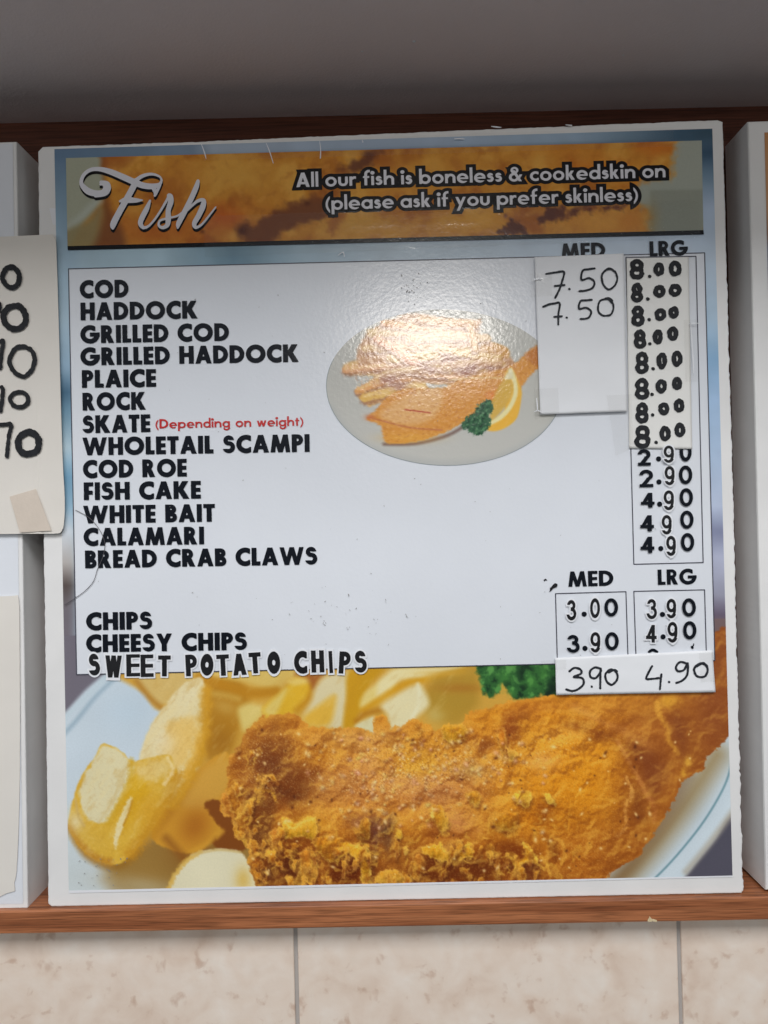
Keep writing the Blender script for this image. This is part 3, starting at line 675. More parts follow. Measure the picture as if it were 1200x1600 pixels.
        def drape(pts, top=(238, 176, 62), bot=(164, 90, 24), a=.95, sft=2.0, am=2.4):
            top = (min(255, top[0] + 8), top[1] - 2, top[2] * .85); p_ = smooth(pts, 4, True)[:-1]; q0, q1 = p_.min(0), p_.max(0)
            f.poly([(u + 2, v + 5) for u, v in pts], (92, 42, 12), .55, 5, 2, 8)
            m_ = f._sub(q0[0] - 8, q0[1] - 8, q1[0] + 8, q1[1] + 8); x, y = f.X[m_], f.Y[m_]
            if not x.size: return
            d = polysd(x, y, p_) + am * 2 * fbm(x, y, 8, 5, 3); al = np.clip(a * (1 - sst(-sft, sft, d)), 0, 1)
            t = np.clip((y - q0[1]) / (q1[1] - q0[1] + 1e-6) + .5 * fbm(x, y * .35, 7, 9, 3), 0, 1)[..., None]
            c = np.array(top) / 255. * (1 - t) + np.array(bot) / 255. * t; rimk = (sst(-5, -1, d) * .45)[..., None]; c = c + (np.array((246, 192, 92)) / 255. - c) * rimk
            k = f.c[m_]; f.c[m_] = k + (c - k) * al[..., None]
        def lump(pts, col=(222, 154, 38), a=.9, sft=2.5, am=2):
            drape(pts, tuple(min(250, v * 1.06 + 6) for v in col), tuple(v * .74 for v in col), min(1, a + .05), sft * .8 + .6, am * 1.2)
        hollow(C_((200, 120), (300, 170), (420, 190), (400, 330), (350, 560), (260, 470), (220, 330)), (112, 60, 24), .75)
        lump(C_((20, 180), (60, 330), (110, 350), (130, 430), (200, 520), (160, 460), (120, 300), (60, 120)), (200, 128, 44), .8)
        lump(C_((110, 360), (170, 420), (215, 500), (200, 530), (140, 470), (105, 400)), (208, 146, 40), .9)
        flake(C_((290, 190), (320, 130), (390, 120), (415, 180)), 5, (204, 140, 44)); flake(C_((130, 320), (190, 270), (220, 200), (270, 170)), 5, (206, 146, 54))
        flake(C_((180, 380), (230, 350), (230, 310), (190, 330)), 4, (212, 152, 54)); flake(C_((240, 470), (270, 540), (340, 600)), 4, (214, 160, 66))
        lump(C_((200, 560), (240, 490), (300, 570), (330, 640), (320, 800), (260, 790), (220, 680)), (184, 110, 34), .85)
        lump(C_((370, 420), (420, 390), (455, 440), (455, 600), (430, 620), (390, 520)), (196, 124, 42), .9); lump(C_((345, 560), (370, 530), (385, 600), (370, 640)), (190, 126, 48), .9)
        hollow(C_((470, 540), (560, 540), (600, 600), (560, 780), (480, 790), (450, 640)), (100, 46, 14), .85)
        lump(C_((460, 330), (500, 310), (560, 350), (650, 310), (715, 320), (720, 440), (690, 480), (600, 455), (520, 470), (470, 440)), (226, 160, 36), .95)
        flake(C_((480, 340), (540, 390), (620, 340), (700, 320)), 4, (240, 188, 80)); flake(C_((520, 470), (620, 460), (690, 490), (720, 430)), 4, (148, 78, 18), .7)
        lump(C_((590, 560), (680, 540), (720, 640), (700, 780), (560, 790), (590, 680)), (206, 134, 42), .85); lump(C_((690, 480), (800, 430), (900, 470), (880, 560), (820, 640), (720, 560)), (216, 144, 36), .85)
        hollow(C_((880, 600), (960, 580), (1030, 680), (1020, 790), (840, 790), (800, 700)), (104, 44, 10), .95)
        lump(C_((860, 640), (870, 500), (930, 480), (1010, 520), (1080, 500), (1100, 640), (1110, 790), (1040, 790), (1030, 670), (960, 590), (900, 600)), (224, 156, 34), .95)
        flake(C_((1000, 520), (1060, 500), (1090, 600), (1105, 720)), 4, (240, 190, 76)); hollow(C_((1110, 340), (1160, 330), (1180, 480), (1130, 500)), (100, 54, 40), .7); hollow(C_((1105, 560), (1150, 560), (1140, 700), (1115, 740)), (92, 48, 20), .8)
        lump(C_((1040, 330), (1090, 320), (1100, 440), (1060, 480), (1000, 430)), (206, 138, 36), .7)
        lump(D_((0, 760), (100, 730), (180, 760), (240, 830), (0, 840)), (214, 148, 44), .9); lump(D_((220, 740), (270, 630), (330, 640), (345, 720), (300, 800), (240, 800)), (202, 128, 44), .9)
        hollow(D_((350, 660), (500, 640), (650, 640), (790, 660), (800, 820), (340, 820)), (112, 52, 14), .9, 4)
        lump(D_((310, 600), (350, 560), (450, 550), (500, 600), (580, 600), (660, 540), (690, 640), (580, 660), (500, 680), (400, 650)), (220, 150, 32), .95)
        flake(D_((450, 540), (490, 600), (580, 600), (650, 545)), 4, (236, 182, 62)); hollow(D_((470, 570), (540, 540), (560, 590), (500, 600)), (160, 92, 40), .7, 3)
        lump(D_((780, 560), (830, 550), (830, 650), (800, 660)), (212, 144, 40), .85); lump(D_((850, 620), (880, 640), (880, 800), (850, 800)), (180, 104, 30), .8)
        hollow(D_((900, 560), (1040, 540), (1060, 620), (1000, 680), (900, 640)), (128, 58, 12), .8, 6)
        lump(D_((1050, 540), (1090, 560), (1150, 640), (1160, 700), (1100, 680), (1040, 720), (1040, 810), (990, 720), (940, 640), (945, 615), (990, 660), (1050, 640)), (222, 152, 34), .95)
        hollow(D_((1050, 700), (1130, 690), (1150, 780), (1060, 790)), (118, 58, 20), .85, 3); flake(D_((1050, 545), (1100, 590), (1150, 660)), 4, (238, 186, 70))
        lump(D_((370, 300), (440, 260), (490, 340), (520, 420), (450, 460), (400, 380)), (216, 148, 34), .85); flake(D_((360, 380), (390, 370), (400, 300)), 5, (242, 196, 90)); hollow(D_((370, 400), (430, 390), (440, 480), (380, 520)), (150, 76, 20), .8, 3)
        lump(D_((970, 190), (1050, 160), (1110, 190), (1100, 260), (1060, 290), (990, 240)), (234, 174, 52), .9); hollow(D_((1050, 220), (1090, 300), (1060, 290)), (170, 96, 20), .7, 3); lump(D_((640, 180), (700, 160), (740, 200), (720, 280), (660, 240)), (220, 150, 40), .8)
        lump(D_((820, 370), (960, 310), (1010, 320), (1000, 420), (900, 460)), (224, 150, 34), .7, 6); lump(D_((120, 470), (150, 440), (180, 480), (150, 520)), (234, 172, 46), .85); lump(D_((190, 570), (210, 560), (220, 610), (195, 620)), (228, 170, 66), .85)
        lump(D_((10, 430), (80, 330), (130, 340), (120, 420), (40, 480)), (150, 100, 56), .7)
        lump(I_((450, 470), (500, 450), (560, 480), (600, 460), (640, 500), (630, 570), (500, 600)), (232, 162, 36), .85); lump(I_((860, 510), (910, 495), (930, 560), (925, 740), (880, 640)), (206, 128, 34), .9); hollow(I_((930, 600), (960, 640), (940, 760), (920, 740)), (140, 66, 18), .7, 4); lump(I_((930, 640), (1010, 680), (960, 740)), (230, 168, 62), .8)
        hollow(I_((280, 480), (330, 500), (320, 560), (290, 540)), (146, 86, 24), .6, 3); hollow(I_((930, 380), (1000, 440), (980, 600), (920, 520)), (150, 72, 20), .7, 7)
        # right-hand fold lines
        flake(H_((480, 340), (520, 400), (570, 490), (620, 580), (670, 690)), 6, (206, 132, 56), .85, 3); hollow(H_((560, 370), (700, 400), (780, 520), (700, 690), (640, 600)), (128, 64, 28), .8, 12)
        flake(H_((540, 560), (570, 640), (560, 700)), 4, (226, 158, 72)); flake(E_((520, 60), (560, 150), (520, 200), (515, 280), (520, 340), (470, 400)), 5, (216, 146, 64), .8, 2.5)
        flake(H_((720, 110), (740, 190), (790, 260), (790, 330), (850, 410)), 8, (218, 150, 52), .8, 4); hollow(H_((800, 190), (870, 170), (900, 300), (880, 420), (820, 300)), (124, 60, 26), .7, 10)
        flake(H_((540, 300), (600, 330), (690, 370)), 12, (196, 124, 52), .6, 7); flake(H_((220, 130), (330, 190), (420, 240), (520, 270)), 9, (200, 128, 56), .6, 7); hollow(H_((190, 250), (340, 270), (470, 330), (380, 330), (330, 280)), (140, 70, 18), .8, 6)
        flake(E_((590, 60), (640, 150), (685, 230), (680, 310)), 6, (190, 116, 50), .7, 4); hollow(E_((560, 150), (610, 180), (640, 300), (560, 300)), (122, 60, 22), .6, 8)
        hollow(E_((0, 190), (100, 240), (90, 320), (20, 340)), (150, 74, 14), .7, 7); lump(E_((30, 160), (70, 150), (105, 220), (60, 200)), (236, 178, 56), .9)
        flake(E_((90, 400), (140, 430), (160, 510), (140, 560)), 6, (212, 142, 48), .8); flake(E_((20, 520), (50, 560), (70, 620)), 5, (216, 148, 50), .8); hollow(E_((60, 420), (110, 440), (130, 520), (90, 540)), (126, 62, 16), .8, 3)
        f.blob(1110, 1110, 26, 60, (142, 74, 30), .6)
        rf = random.Random(31); items = []
        for k in range(78):                       # curtains of crisp batter along the lower and left edges
            if k < 58: x, y, an = rf.uniform(392, 880), rf.triangular(1292, 1405, 1370), rf.gauss(1.5, .3)
            else: x, y, an = rf.uniform(356, 440), rf.uniform(1150, 1370), rf.gauss(1.3, .45)
            if y > 1330 and x > 850: continue
            items.append((y, x, an))
        for y, x, an in sorted(items):
            ln, wd = rf.uniform(12, 30), rf.uniform(5, 13); c_, s_ = math.cos(an), math.sin(an)
            q = [(-.5, .1), (-.35, .5), (.05, .42), (.45, .3), (.55, -.1), (.1, -.45), (-.3, -.5)]
            q = [(x + (u * ln) * c_ - (v * wd) * s_ + rf.uniform(-1.5, 1.5), y + (u * ln) * s_ + (v * wd) * c_ + rf.uniform(-1.5, 1.5)) for u, v in q]
            b = rf.uniform(-22, 10); drape(q, (236 + b, 164 + b, 48 + b * .4), (140 + b, 70 + b, 18), rf.uniform(.6, .9), 2.2, 2.2)
        for k in range(260):                      # crumbs
            x, y = rf.gauss(640, 125), rf.gauss(1210, 44); q = rf.uniform(1.2, 3.6)
            if not (480 < x < 860 and 1135 < y < 1310): continue
            f.blob(x + 1, y + 1.6, q * 1.3, q, (130, 66, 28), .5, 0, .4); f.blob(x, y, q * rf.uniform(.9, 1.7), q, (rf.randint(228, 248), rf.randint(176, 206), rf.randint(100, 150)), .7, rf.uniform(0, 180), .5, rf.randint(0, 9))
        # lumps and blisters of the batter, softer towards the far right and the back
        soft = .3 + .7 * (1 - sst(930, 1050, X)) * (1 - .6 * sst(1150, 1110, Y + np.abs(X - 560) * .05))
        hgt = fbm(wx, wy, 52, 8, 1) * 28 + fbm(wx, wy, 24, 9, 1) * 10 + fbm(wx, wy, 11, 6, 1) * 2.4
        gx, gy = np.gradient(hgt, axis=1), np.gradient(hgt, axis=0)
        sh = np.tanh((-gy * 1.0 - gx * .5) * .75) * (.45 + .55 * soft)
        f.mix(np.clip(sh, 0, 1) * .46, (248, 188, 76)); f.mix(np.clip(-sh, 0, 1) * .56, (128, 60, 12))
        rg = 1 - np.abs(fbm(wx, wy, 30, 5, 3)) * 5.0; low = np.clip(sst(1240, 1310, Y) + sst(440, 380, X), 0, 1) * (1 - sst(880, 960, X))
        brk = sst(-.05, .3, fbm(X, Y, 26, 13, 2)); f.mix(np.clip(rg, 0, 1) * (.08 + .42 * low) * soft * brk, (236, 178, 66))
        # crumbly pale grain in the middle
        zone = np.exp(-((X - 640) / 170) ** 2 - ((Y - 1205) / 56) ** 2) + .6 * np.exp(-((X - 400) / 40) ** 2 - ((Y - 1190) / 70) ** 2) + .45 * np.exp(-((X - 870) / 60) ** 2 - ((Y - 1165) / 30) ** 2)
        zone = np.clip(zone, 0, 1); g0 = fbm(X, Y, 26, 7, 3); zone = zone * (.45 + .9 * sst(-.3, .4, g0))
        g1 = fbm(X, Y, 3.6, 10, 2, .7); f.mix(zone * sst(.1, .6, g1) * .55, (244, 206, 148)); f.mix(zone * sst(-.12, -.6, g1) * .5, (146, 78, 36))
        # fine grain
        g3 = fbm(X, Y, 2.6, 14, 2, .8) * (.35 + .65 * soft); f.mix(sst(.05, .7, g3) * .18, (250, 208, 132)); f.mix(sst(-.05, -.7, g3) * .18, (96, 44, 12))
        r = random.Random(4)
        for k in range(170):
            x, y = r.uniform(370, 1080), r.uniform(1140, 1370); q = r.uniform(1.0, 2.8); f.blob(x, y, q * r.uniform(.7, 1.8), q, (246, 204, 134) if r.random() < .65 else (96, 46, 18), .75, r.uniform(0, 180))
        mu = np.array((.74, .44, .13)); f.c = mu + (f.c - mu) * (1.12, 1.14, 1.1)
        edge = sst(-9, 0, sdf) * (X < 900); f.mix(edge * .35, (222, 158, 62))
        p.c += (f.c - p.c) * msk[..., None]
    fishlayer()
    p.c *= (1 + .03 * vn(X, Y, 2.4, 3) + .03 * vn(X, Y, 60, 5))[..., None]
    return p.out(.86)

def stops(v, lst):
    k = np.array([s[0] for s in lst], float); c = np.array([s[1] for s in lst], float)
    return np.stack([np.interp(v, k, c[:, i]) for i in range(3)], -1)
LEFT = [(205, (92, 116, 140)), (235, (95, 120, 145)), (300, (120, 146, 166)), (390, (150, 174, 190)), (500, (168, 190, 204)), (575, (140, 166, 186)), (612, (72, 102, 124)), (640, (105, 138, 158)), (700, (170, 190, 200)), (745, (110, 150, 175)), (790, (132, 164, 184)), (830, (192, 198, 204)), (880, (172, 166, 162)), (915, (85, 75, 72)), (950, (108, 102, 108)), (1100, (106, 98, 108))]
RIGHT = [(205, (85, 110, 130)), (240, (58, 82, 104)), (272, (112, 138, 158)), (320, (168, 184, 204)), (400, (184, 198, 212)), (500, (168, 190, 208)), (560, (134, 168, 198)), (620, (154, 180, 208)), (700, (164, 184, 208)), (790, (170, 180, 200)), (830, (122, 127, 152)), (870, (164, 168, 188)), (930, (142, 142, 158)), (960, (96, 86, 102)), (985, (120, 98, 92)), (1000, (165, 92, 32)), (1040, (160, 88, 32))]
TOP = [(85, (95, 120, 145)), (200, (106, 128, 150)), (300, (122, 140, 160)), (330, (160, 174, 190)), (700, (165, 182, 202)), (900, (152, 174, 194)), (990, (112, 138, 158)), (1060, (64, 90, 110)), (1113, (60, 84, 100))]
MID = [(100, (160, 182, 194)), (250, (166, 190, 202)), (365, (112, 140, 156)), (470, (160, 180, 192)), (600, (176, 190, 200)), (1100, (188, 200, 214))]
def paint_border(X, Y):
    l, r, t, m_ = stops(Y, LEFT), stops(Y, RIGHT), stops(X, TOP), stops(X, MID)
    c = l + (r - l) * sst(300, 900, X)[..., None]
    c += (m_ - c) * (sst(105, 135, X) * sst(1095, 1065, X) * sst(370, 385, Y))[..., None]
    tp_ = sst(1.0, 0.2, (Y - (238 - (X - 85) * .031)) / 22.)
    c += (t - c) * tp_[..., None]
    c *= (1 + .05 * fbm(X, Y, 50, 4, 3))[..., None]
    return np.clip(lin(c / 255.) / .80, 0, .9)

def bq(*p): return [(100 + x / 4.615, 220 + y / 4.615) for x, y in p]
def cq(*p): return [(340 + x / 4.286, 210 + y / 4.286) for x, y in p]
def eq(*p): return [(840 + x / 4., 200 + y / 4.) for x, y in p]
def fq(*p): return [(600 + x / 4.615, 210 + y / 4.615) for x, y in p]
def paint_banner(X, Y):
    p = Pic(X, Y, (204, 140, 54))
    n = fbm(X, Y, 70, 3, 4); p.mix(sst(.0, .5, n) * .75, (226, 172, 82)); p.mix(sst(0, -.5, n) * .8, (168, 96, 36))
    n2 = fbm(X + Y * .3, Y, 18, 6, 3); p.mix(sst(.1, .6, n2) * .35, (228, 172, 84)); p.mix(sst(-.1, -.6, n2) * .35, (166, 92, 36))
    for a in ((250, 360, 90, 26, (186, 100, 34), .7), (350, 340, 40, 20, (198, 100, 36), .8), (380, 275, 70, 26, (214, 160, 72), .7), (290, 280, 40, 26, (206, 140, 58), .6), (620, 290, 60, 26, (214, 152, 62), .6), (690, 262, 70, 22, (212, 150, 62), .5), (560, 350, 60, 16, (218, 168, 80), .7), (600, 365, 60, 12, (222, 166, 76), .6), (720, 352, 50, 16, (224, 164, 66), .7), (760, 345, 30, 14, (228, 168, 64), .7), (930, 262, 60, 16, (214, 128, 42), .7), (880, 235, 70, 12, (212, 138, 50), .6), (1030, 232, 40, 12, (206, 116, 38), .8), (930, 350, 60, 18, (226, 162, 70), .8), (985, 345, 26, 20, (208, 132, 48), .6), (1000, 285, 40, 14, (204, 120, 40), .6)): p.blob(*a[:4], a[4], a[5], 0, .4)
    # dark crust on the left and in folds
    p.poly(bq((240, 100), (300, 110), (290, 300), (330, 480), (420, 640), (430, 770), (190, 780), (270, 560), (270, 300)), (128, 76, 40), .85, 9)
    p.poly(bq((240, 110), (520, 100), (420, 190), (260, 190)), (168, 96, 42), .6, 8)
    p.poly(cq((120, 640), (180, 600), (260, 600), (340, 540), (560, 440), (720, 420), (720, 560), (560, 600), (440, 660), (360, 730), (220, 730)), (120, 70, 44), .9, 8, 5, 16)
    p.blob(378, 360, 9, 9, (92, 50, 34), .9); p.poly(cq((820, 230), (940, 160), (1080, 90), (1060, 170), (1010, 220), (960, 240), (880, 260)), (104, 60, 44), .85, 8, 5, 16)
    p.poly(cq((720, 300), (860, 230), (880, 370), (760, 420), (640, 430)), (158, 92, 44), .5, 10); p.blob(480, 318, 5, 4, (100, 56, 36), .8); p.blob(316, 362, 4, 3, (120, 66, 34), .9)
    p.poly(cq((740, 620), (800, 520), (860, 530), (790, 640), (770, 680)), (160, 90, 44), .6, 5, 2)
    p.poly(fq((820, 720), (900, 630), (950, 620), (1000, 670), (1040, 720)), (100, 56, 44), .92, 4, 5, 12); p.poly(fq((1120, 640), (1170, 540), (1240, 520), (1200, 620)), (104, 58, 42), .85, 5, 5, 12)
    p.poly(eq((20, 575), (60, 510), (150, 490), (180, 520), (250, 500), (520, 480), (530, 500), (420, 510), (250, 530), (150, 570), (80, 570)), (104, 56, 40), .92, 5, 4, 12); p.blob(790, 337, 3, 4, (110, 56, 40), .8)
    # pale plate at both ends
    p.poly(bq((-20, 90), (240, 105), (265, 200), (285, 330), (240, 480), (120, 620), (20, 800), (-40, 800)), (166, 168, 148), 1, 6)
    p.poly(bq((-20, 640), (160, 580), (260, 470), (275, 560), (200, 770), (-20, 780)), (150, 136, 96), .9, 10); p.line(bq((20, 620), (110, 560), (200, 470), (260, 430)), 9, (184, 190, 180), .7, 7)
    p.poly(eq((895, 75), (1060, 60), (1060, 660), (715, 650), (715, 560), (690, 500), (640, 480), (640, 340), (830, 310), (845, 200), (860, 150)), (164, 168, 156), 1, 8, 4, 14)
    p.mix(sst(294, 300, Y + (X - 1000) * .01) * sst(1012, 1020, X) * .35, (120, 122, 108)); p.blob(1018, 340, 12, 24, (170, 140, 84), .5)
    p.c *= (1 + .03 * vn(X, Y, 3, 3))[..., None]
    p.c = np.clip(p.c, 0, 1) ** 1.06; return p.out(.82)

def pq(*p): return [(500 + x / 5.4545, 470 + y / 5.4545) for x, y in p]
def rq(*p): return [(680 + x / 5.4545, 470 + y / 5.4545) for x, y in p]
def paint_plate(X, Y):
    p = Pic(X, Y, (178, 177, 170))
    p.mix(sst(560, 720, Y) * .4, (188, 186, 180)); p.blob(545, 560, 40, 60, (168, 166, 160), .5)
    p.line([(515, 640), (545, 680), (600, 712), (690, 727), (780, 716), (850, 680), (880, 645)], 14, (164, 166, 164), .6, 8)
    # chips behind
    p.poly(pq((190, 580), (230, 530), (400, 490), (600, 440), (900, 420), (1200, 400), (1200, 700), (800, 680), (560, 660), (420, 640), (230, 625)), (206, 164, 104), 1, 3, 1)
    p.poly(pq((330, 820), (360, 740), (480, 650), (700, 640), (900, 700), (900, 850), (560, 860), (420, 900), (370, 860)), (206, 160, 96), 1, 3, 1.5)
    p.poly([(575, 520), (640, 490), (700, 498), (745, 500), (752, 502), (748, 540), (800, 560), (790, 590), (700, 600), (620, 590), (560, 570)], (184, 132, 88), .95, 3, 2)
    p.poly(rq((400, 350), (480, 350), (600, 390), (635, 440), (620, 490), (540, 480), (400, 440)), (200, 146, 74), 1, 2.5); p.poly(rq((280, 430), (440, 440), (570, 500), (590, 540), (500, 570), (360, 600)), (204, 156, 76), 1, 2.5)
    p.line(rq((440, 440), (520, 470), (600, 500)), 3, (156, 98, 44), .6, 2)
    rc = random.Random(21)
    for (x0, y0, x1, y1) in ((540, 578, 640, 566), (580, 520, 690, 508), (600, 505, 720, 520), (570, 545, 690, 540), (610, 560, 740, 548), (640, 530, 760, 528), (660, 500, 742, 506), (590, 530, 650, 570), (690, 545, 780, 560), (560, 610, 640, 590), (570, 622, 660, 606), (640, 580, 720, 588), (735, 510, 742, 545), (700, 570, 780, 566), (600, 585, 700, 575)):
        w_ = rc.uniform(11, 16); q = [(x0, y0), ((x0 + x1) / 2, (y0 + y1) / 2 + rc.uniform(-4, 4)), (x1, y1)]
        p.line([(a, b + 4) for a, b in q], w_, (136, 86, 58), .7, 3.5, 1.5); p.line(q, w_ * .9, (208 + rc.randint(-12, 14), 164 + rc.randint(-14, 14), 98 + rc.randint(-16, 20)), .85, 2.2, 1.5)
        p.line([(a, b - w_ * .2) for a, b in q], w_ * .3, (230, 196, 136), .6, 2.5, 1)
    # dark fried spots
    for a in ((668, 575, 22, 6, 20), (610, 595, 20, 8, -10), (700, 560, 14, 8, 20), (735, 575, 16, 8, -20), (765, 575, 8, 4, 10), (625, 605, 14, 7, 0), (725, 582, 20, 4, -10)): p.blob(*a[:4], (150, 96, 84), .8, a[4], .4)
    # fillet with tail
    fil = [(572, 655), (588, 640), (600, 625), (630, 608), (690, 606), (720, 592), (760, 582), (800, 571), (818, 555), (838, 540), (860, 530), (860, 560), (835, 580), (815, 605), (800, 630), (770, 640), (735, 655), (715, 665), (690, 678), (650, 690), (607, 693), (598, 680), (594, 664)]
    p.line([(600, 694), (650, 693), (700, 680), (730, 662)], 5, (104, 78, 70), .8, 3)
    p.poly(fil, (204, 138, 58), 1, 2, 1.2, 5); p.poly([(600, 640), (650, 612), (690, 610), (680, 650), (640, 665), (598, 655)], (216, 172, 120), .7, 6)
    p.line([(575, 652), (596, 657), (640, 668), (690, 672)], 2.5, (172, 96, 62), .7, 1.6); p.line([(633, 640), (672, 645)], 2, (170, 60, 44), .9, 1); p.poly([(820, 556), (842, 540), (858, 532), (858, 558), (840, 572)], (176, 104, 46), .7, 4)
    p.line([(702, 594), (750, 590), (800, 592)], 2.5, (226, 196, 140), .7, 1.6); p.blob(770, 618, 12, 8, (218, 120, 54), .7); p.blob(640, 684, 40, 8, (216, 158, 64), .7); p.blob(578, 652, 8, 5, (188, 108, 62), .8)
    n = fbm(X, Y, 5, 3, 3); inn = 1 - sst(-3, 1, polysd(X, Y, np.array(fil))); p.mix(inn * sst(.1, .6, n) * .4, (232, 188, 126)); p.mix(inn * sst(-.1, -.6, n) * .35, (164, 96, 48))
    n = fbm(X, Y, 7, 8, 3); inn = 1 - sst(-2, 2, polysd(X, Y, np.array([(540, 575), (580, 520), (640, 492), (745, 502), (795, 555), (790, 590), (640, 620), (575, 620)]))); p.mix(inn * sst(.1, .5, n) * .4, (232, 204, 150)); p.mix(inn * sst(-.1, -.5, n) * .4, (166, 112, 74))
    # lemon
    p.poly(rq((590, 640), (640, 575), (660, 580), (730, 740), (735, 830), (700, 990), (620, 1070), (520, 1110), (440, 1100), (450, 1040), (540, 990), (600, 900)), (222, 170, 62), 1, 2)
    p.line(rq((470, 1040), (560, 990), (640, 900), (685, 780), (670, 660), (640, 590)), 7, (224, 212, 156), 1, 2); p.poly(rq((480, 870), (560, 700), (620, 665), (660, 700), (655, 790), (600, 900), (520, 990), (470, 1010)), (204, 164, 72), .95, 3); p.poly(rq((590, 655), (645, 580), (660, 660), (620, 670)), (214, 206, 170), .9, 2)
    # parsley
    par = rq((225, 1070), (260, 1000), (320, 960), (360, 900), (400, 860), (450, 845), (490, 870), (490, 930), (465, 980), (470, 1060), (400, 1140), (330, 1140), (270, 1105))
    p.poly(par, (46, 88, 60), 1, 1.6, 2.5, 5); n = fbm(X, Y, 6, 11, 3); inn = 1 - sst(-2, 1, polysd(X, Y, np.array(par))); p.mix(inn * sst(.05, .5, n) * .8, (92, 138, 96)); p.mix(inn * sst(-.05, -.5, n) * .8, (20, 48, 36))
    return p.out(.80)

# ------------------------------------------------------------------ the middle menu board
board = empty('menu_board', tuple(P(618, 1405, .02)))
tag(board, 'white foam menu board listing fish and chips prices, standing in the middle of the ledge', 'menu board', 'white menu boards along the ledge')
CORN = [(59, 236), (66, 229), (300, 221), (700, 204), (1122, 187), (1130, 190), (1136, 420), (1146, 760), (1155, 1130), (1162, 1392), (1159, 1396), (600, 1407), (80, 1417), (75, 1413), (70, 1000), (62, 500)]
AMP = [.3, .7, .7, .8, .3, .6, 1.4, 1.6, 2.2, 0, .25, .25, 0, .7, .8, .7]
foam = slab('foam_panel', ragged(CORN, 5, AMP, 5), 0.0, .046, M['foam'], board)
PQ = [(85, 233), (1113, 201), (1144.5, 1369.5), (107.6, 1394)]
def along(a, b, t): return (a[0] + (b[0] - a[0]) * t, a[1] + (b[1] - a[1]) * t)
T1 = .655
yP, yS, yM, yL = -.0004, -.0008, -.0011, -.0014
poster = sheet('poster', [PQ[0], PQ[1], along(PQ[1], PQ[2], T1), along(PQ[0], PQ[3], T1)], yP, 6, paint_border, M['print'], board)
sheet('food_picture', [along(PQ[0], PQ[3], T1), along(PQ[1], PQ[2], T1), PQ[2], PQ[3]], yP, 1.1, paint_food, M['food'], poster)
drawn('poster_edge', [('p', [(107, 1391.5), (600, 1380.5), (1144.5, 1368), (1145, 1370.5), (600, 1384), (108, 1395.5)])], yP - .0002, M['vinyl'], poster)
BQ = [(103, 247), (1096.5, 219.5), (1099, 361), (105.5, 386)]
sheet('banner_picture', BQ, yS, 2, paint_banner, M['print'], poster)
sheet('black_band', [(105.5, 384.5), (1099, 359.5), (1100, 366.3), (106, 391)], yM, 60, None, M['blackbar'], poster)
NQ = [(107, 420), (1101, 395), (1117, 1032), (119.7, 1054)]
sheet('white_panel', NQ, yS, 40, None, M['panel'], poster)
def frame(name, q, w, skip=()):
    s = [('s', [(a[0], a[1], w / 2), (b[0], b[1], w / 2)]) for i, (a, b) in enumerate(zip(q, q[1:] + q[:1])) if i not in skip]
    return drawn(name, s, yM, M['line'], poster, h=.6)
frame('panel_border', NQ, 1.5)
frame('price_box', [(978, 402), (1087.5, 400.5), (1098.7, 879), (990.4, 881.7)], 1.6)
frame('price_box', [(868, 927.6), (978, 924.5), (981.5, 1035), (871, 1040)], 1.6); frame('price_box', [(990.4, 924), (1100.9, 921.6), (1104, 1032), (994, 1035)], 1.6)

# plate picture (polar mesh)
CX, CY, RX, RY, RA = 694.5, 605.5, 185., 122., math.radians(1.5)
nr, na = 110, 300
rr, aa = np.meshgrid(np.linspace(0, 1, nr + 1)[1:], np.linspace(0, 2 * math.pi, na, endpoint=False), indexing='ij')
ex, eyy = rr * np.cos(aa) * RX, rr * np.sin(aa) * RY
PX = np.r_[CX, (CX + ex * math.cos(RA) - eyy * math.sin(RA)).ravel()]; PY = np.r_[CY, (CY + ex * math.sin(RA) + eyy * math.cos(RA)).ravel()]
fc = [[0, 1 + i, 1 + (i + 1) % na] for i in range(na)]
for i in range(nr - 1):
    o = 1 + i * na
    for j in range(na): fc.append([o + j, o + na + j, o + na + (j + 1) % na, o + (j + 1) % na])
me = meshof('plate_picture', P(PX, PY, yM), fc)
cc = np.ones((len(PX), 4)); cc[:, :3] = paint_plate(PX, PY)
rim = np.r_[0, rr.ravel()] > .992; low = PY > 560
cc[rim & low, :3] = rgb(132, 146, 152)
me.color_attributes.new('print', 'FLOAT_COLOR', 'POINT').data.foreach_set('color', cc.ravel())
link('plate_picture', me, M['print'], poster)

# printed lettering
ITEMS = [('COD', (125, 466), (201, 464.5)), ('HADDOCK', (126, 500.5), (309, 497.5)), ('GRILLED COD', (126, 536.5), (358, 532.5)), ('GRILLED HADDOCK', (126, 571), (467, 565.5)),
         ('PLAICE', (128, 606), (244, 604.3)), ('ROCK', (129, 641.5), (228, 640)), ('SKATE', (129, 677), (235, 675)), ('WHOLETAIL SCAMPI', (129, 711.5), (484, 706)),
         ('COD ROE', (130, 747), (292, 744.5)), ('FISH CAKE', (131, 781.5), (314, 779)), ('WHITE BAIT', (130, 818), (336, 815)), ('CALAMARI', (131, 853), (319, 850.5)),
         ('BREAD CRAB CLAWS', (133, 888), (496, 882)), ('CHIPS', (135, 985), (238, 983)), ('CHEESY CHIPS', (135, 1019.5), (386, 1015.5))]
for t, a, b in ITEMS: text('lettering', t, a, b, 27.8, yL, M['ink'], poster, w=.268)
text('lettering', 'MED', (877.5, 404), (946, 402), 23.5, yL, M['ink'], poster); text('lettering', 'LRG', (1015.5, 400.5), (1075, 398.5), 23.5, yL, M['ink'], poster)
text('lettering', 'MED', (888, 917), (958.7, 915), 24, yL, M['ink'], poster); text('lettering', 'LRG', (1028, 914), (1088.5, 912.5), 24, yL, M['ink'], poster)
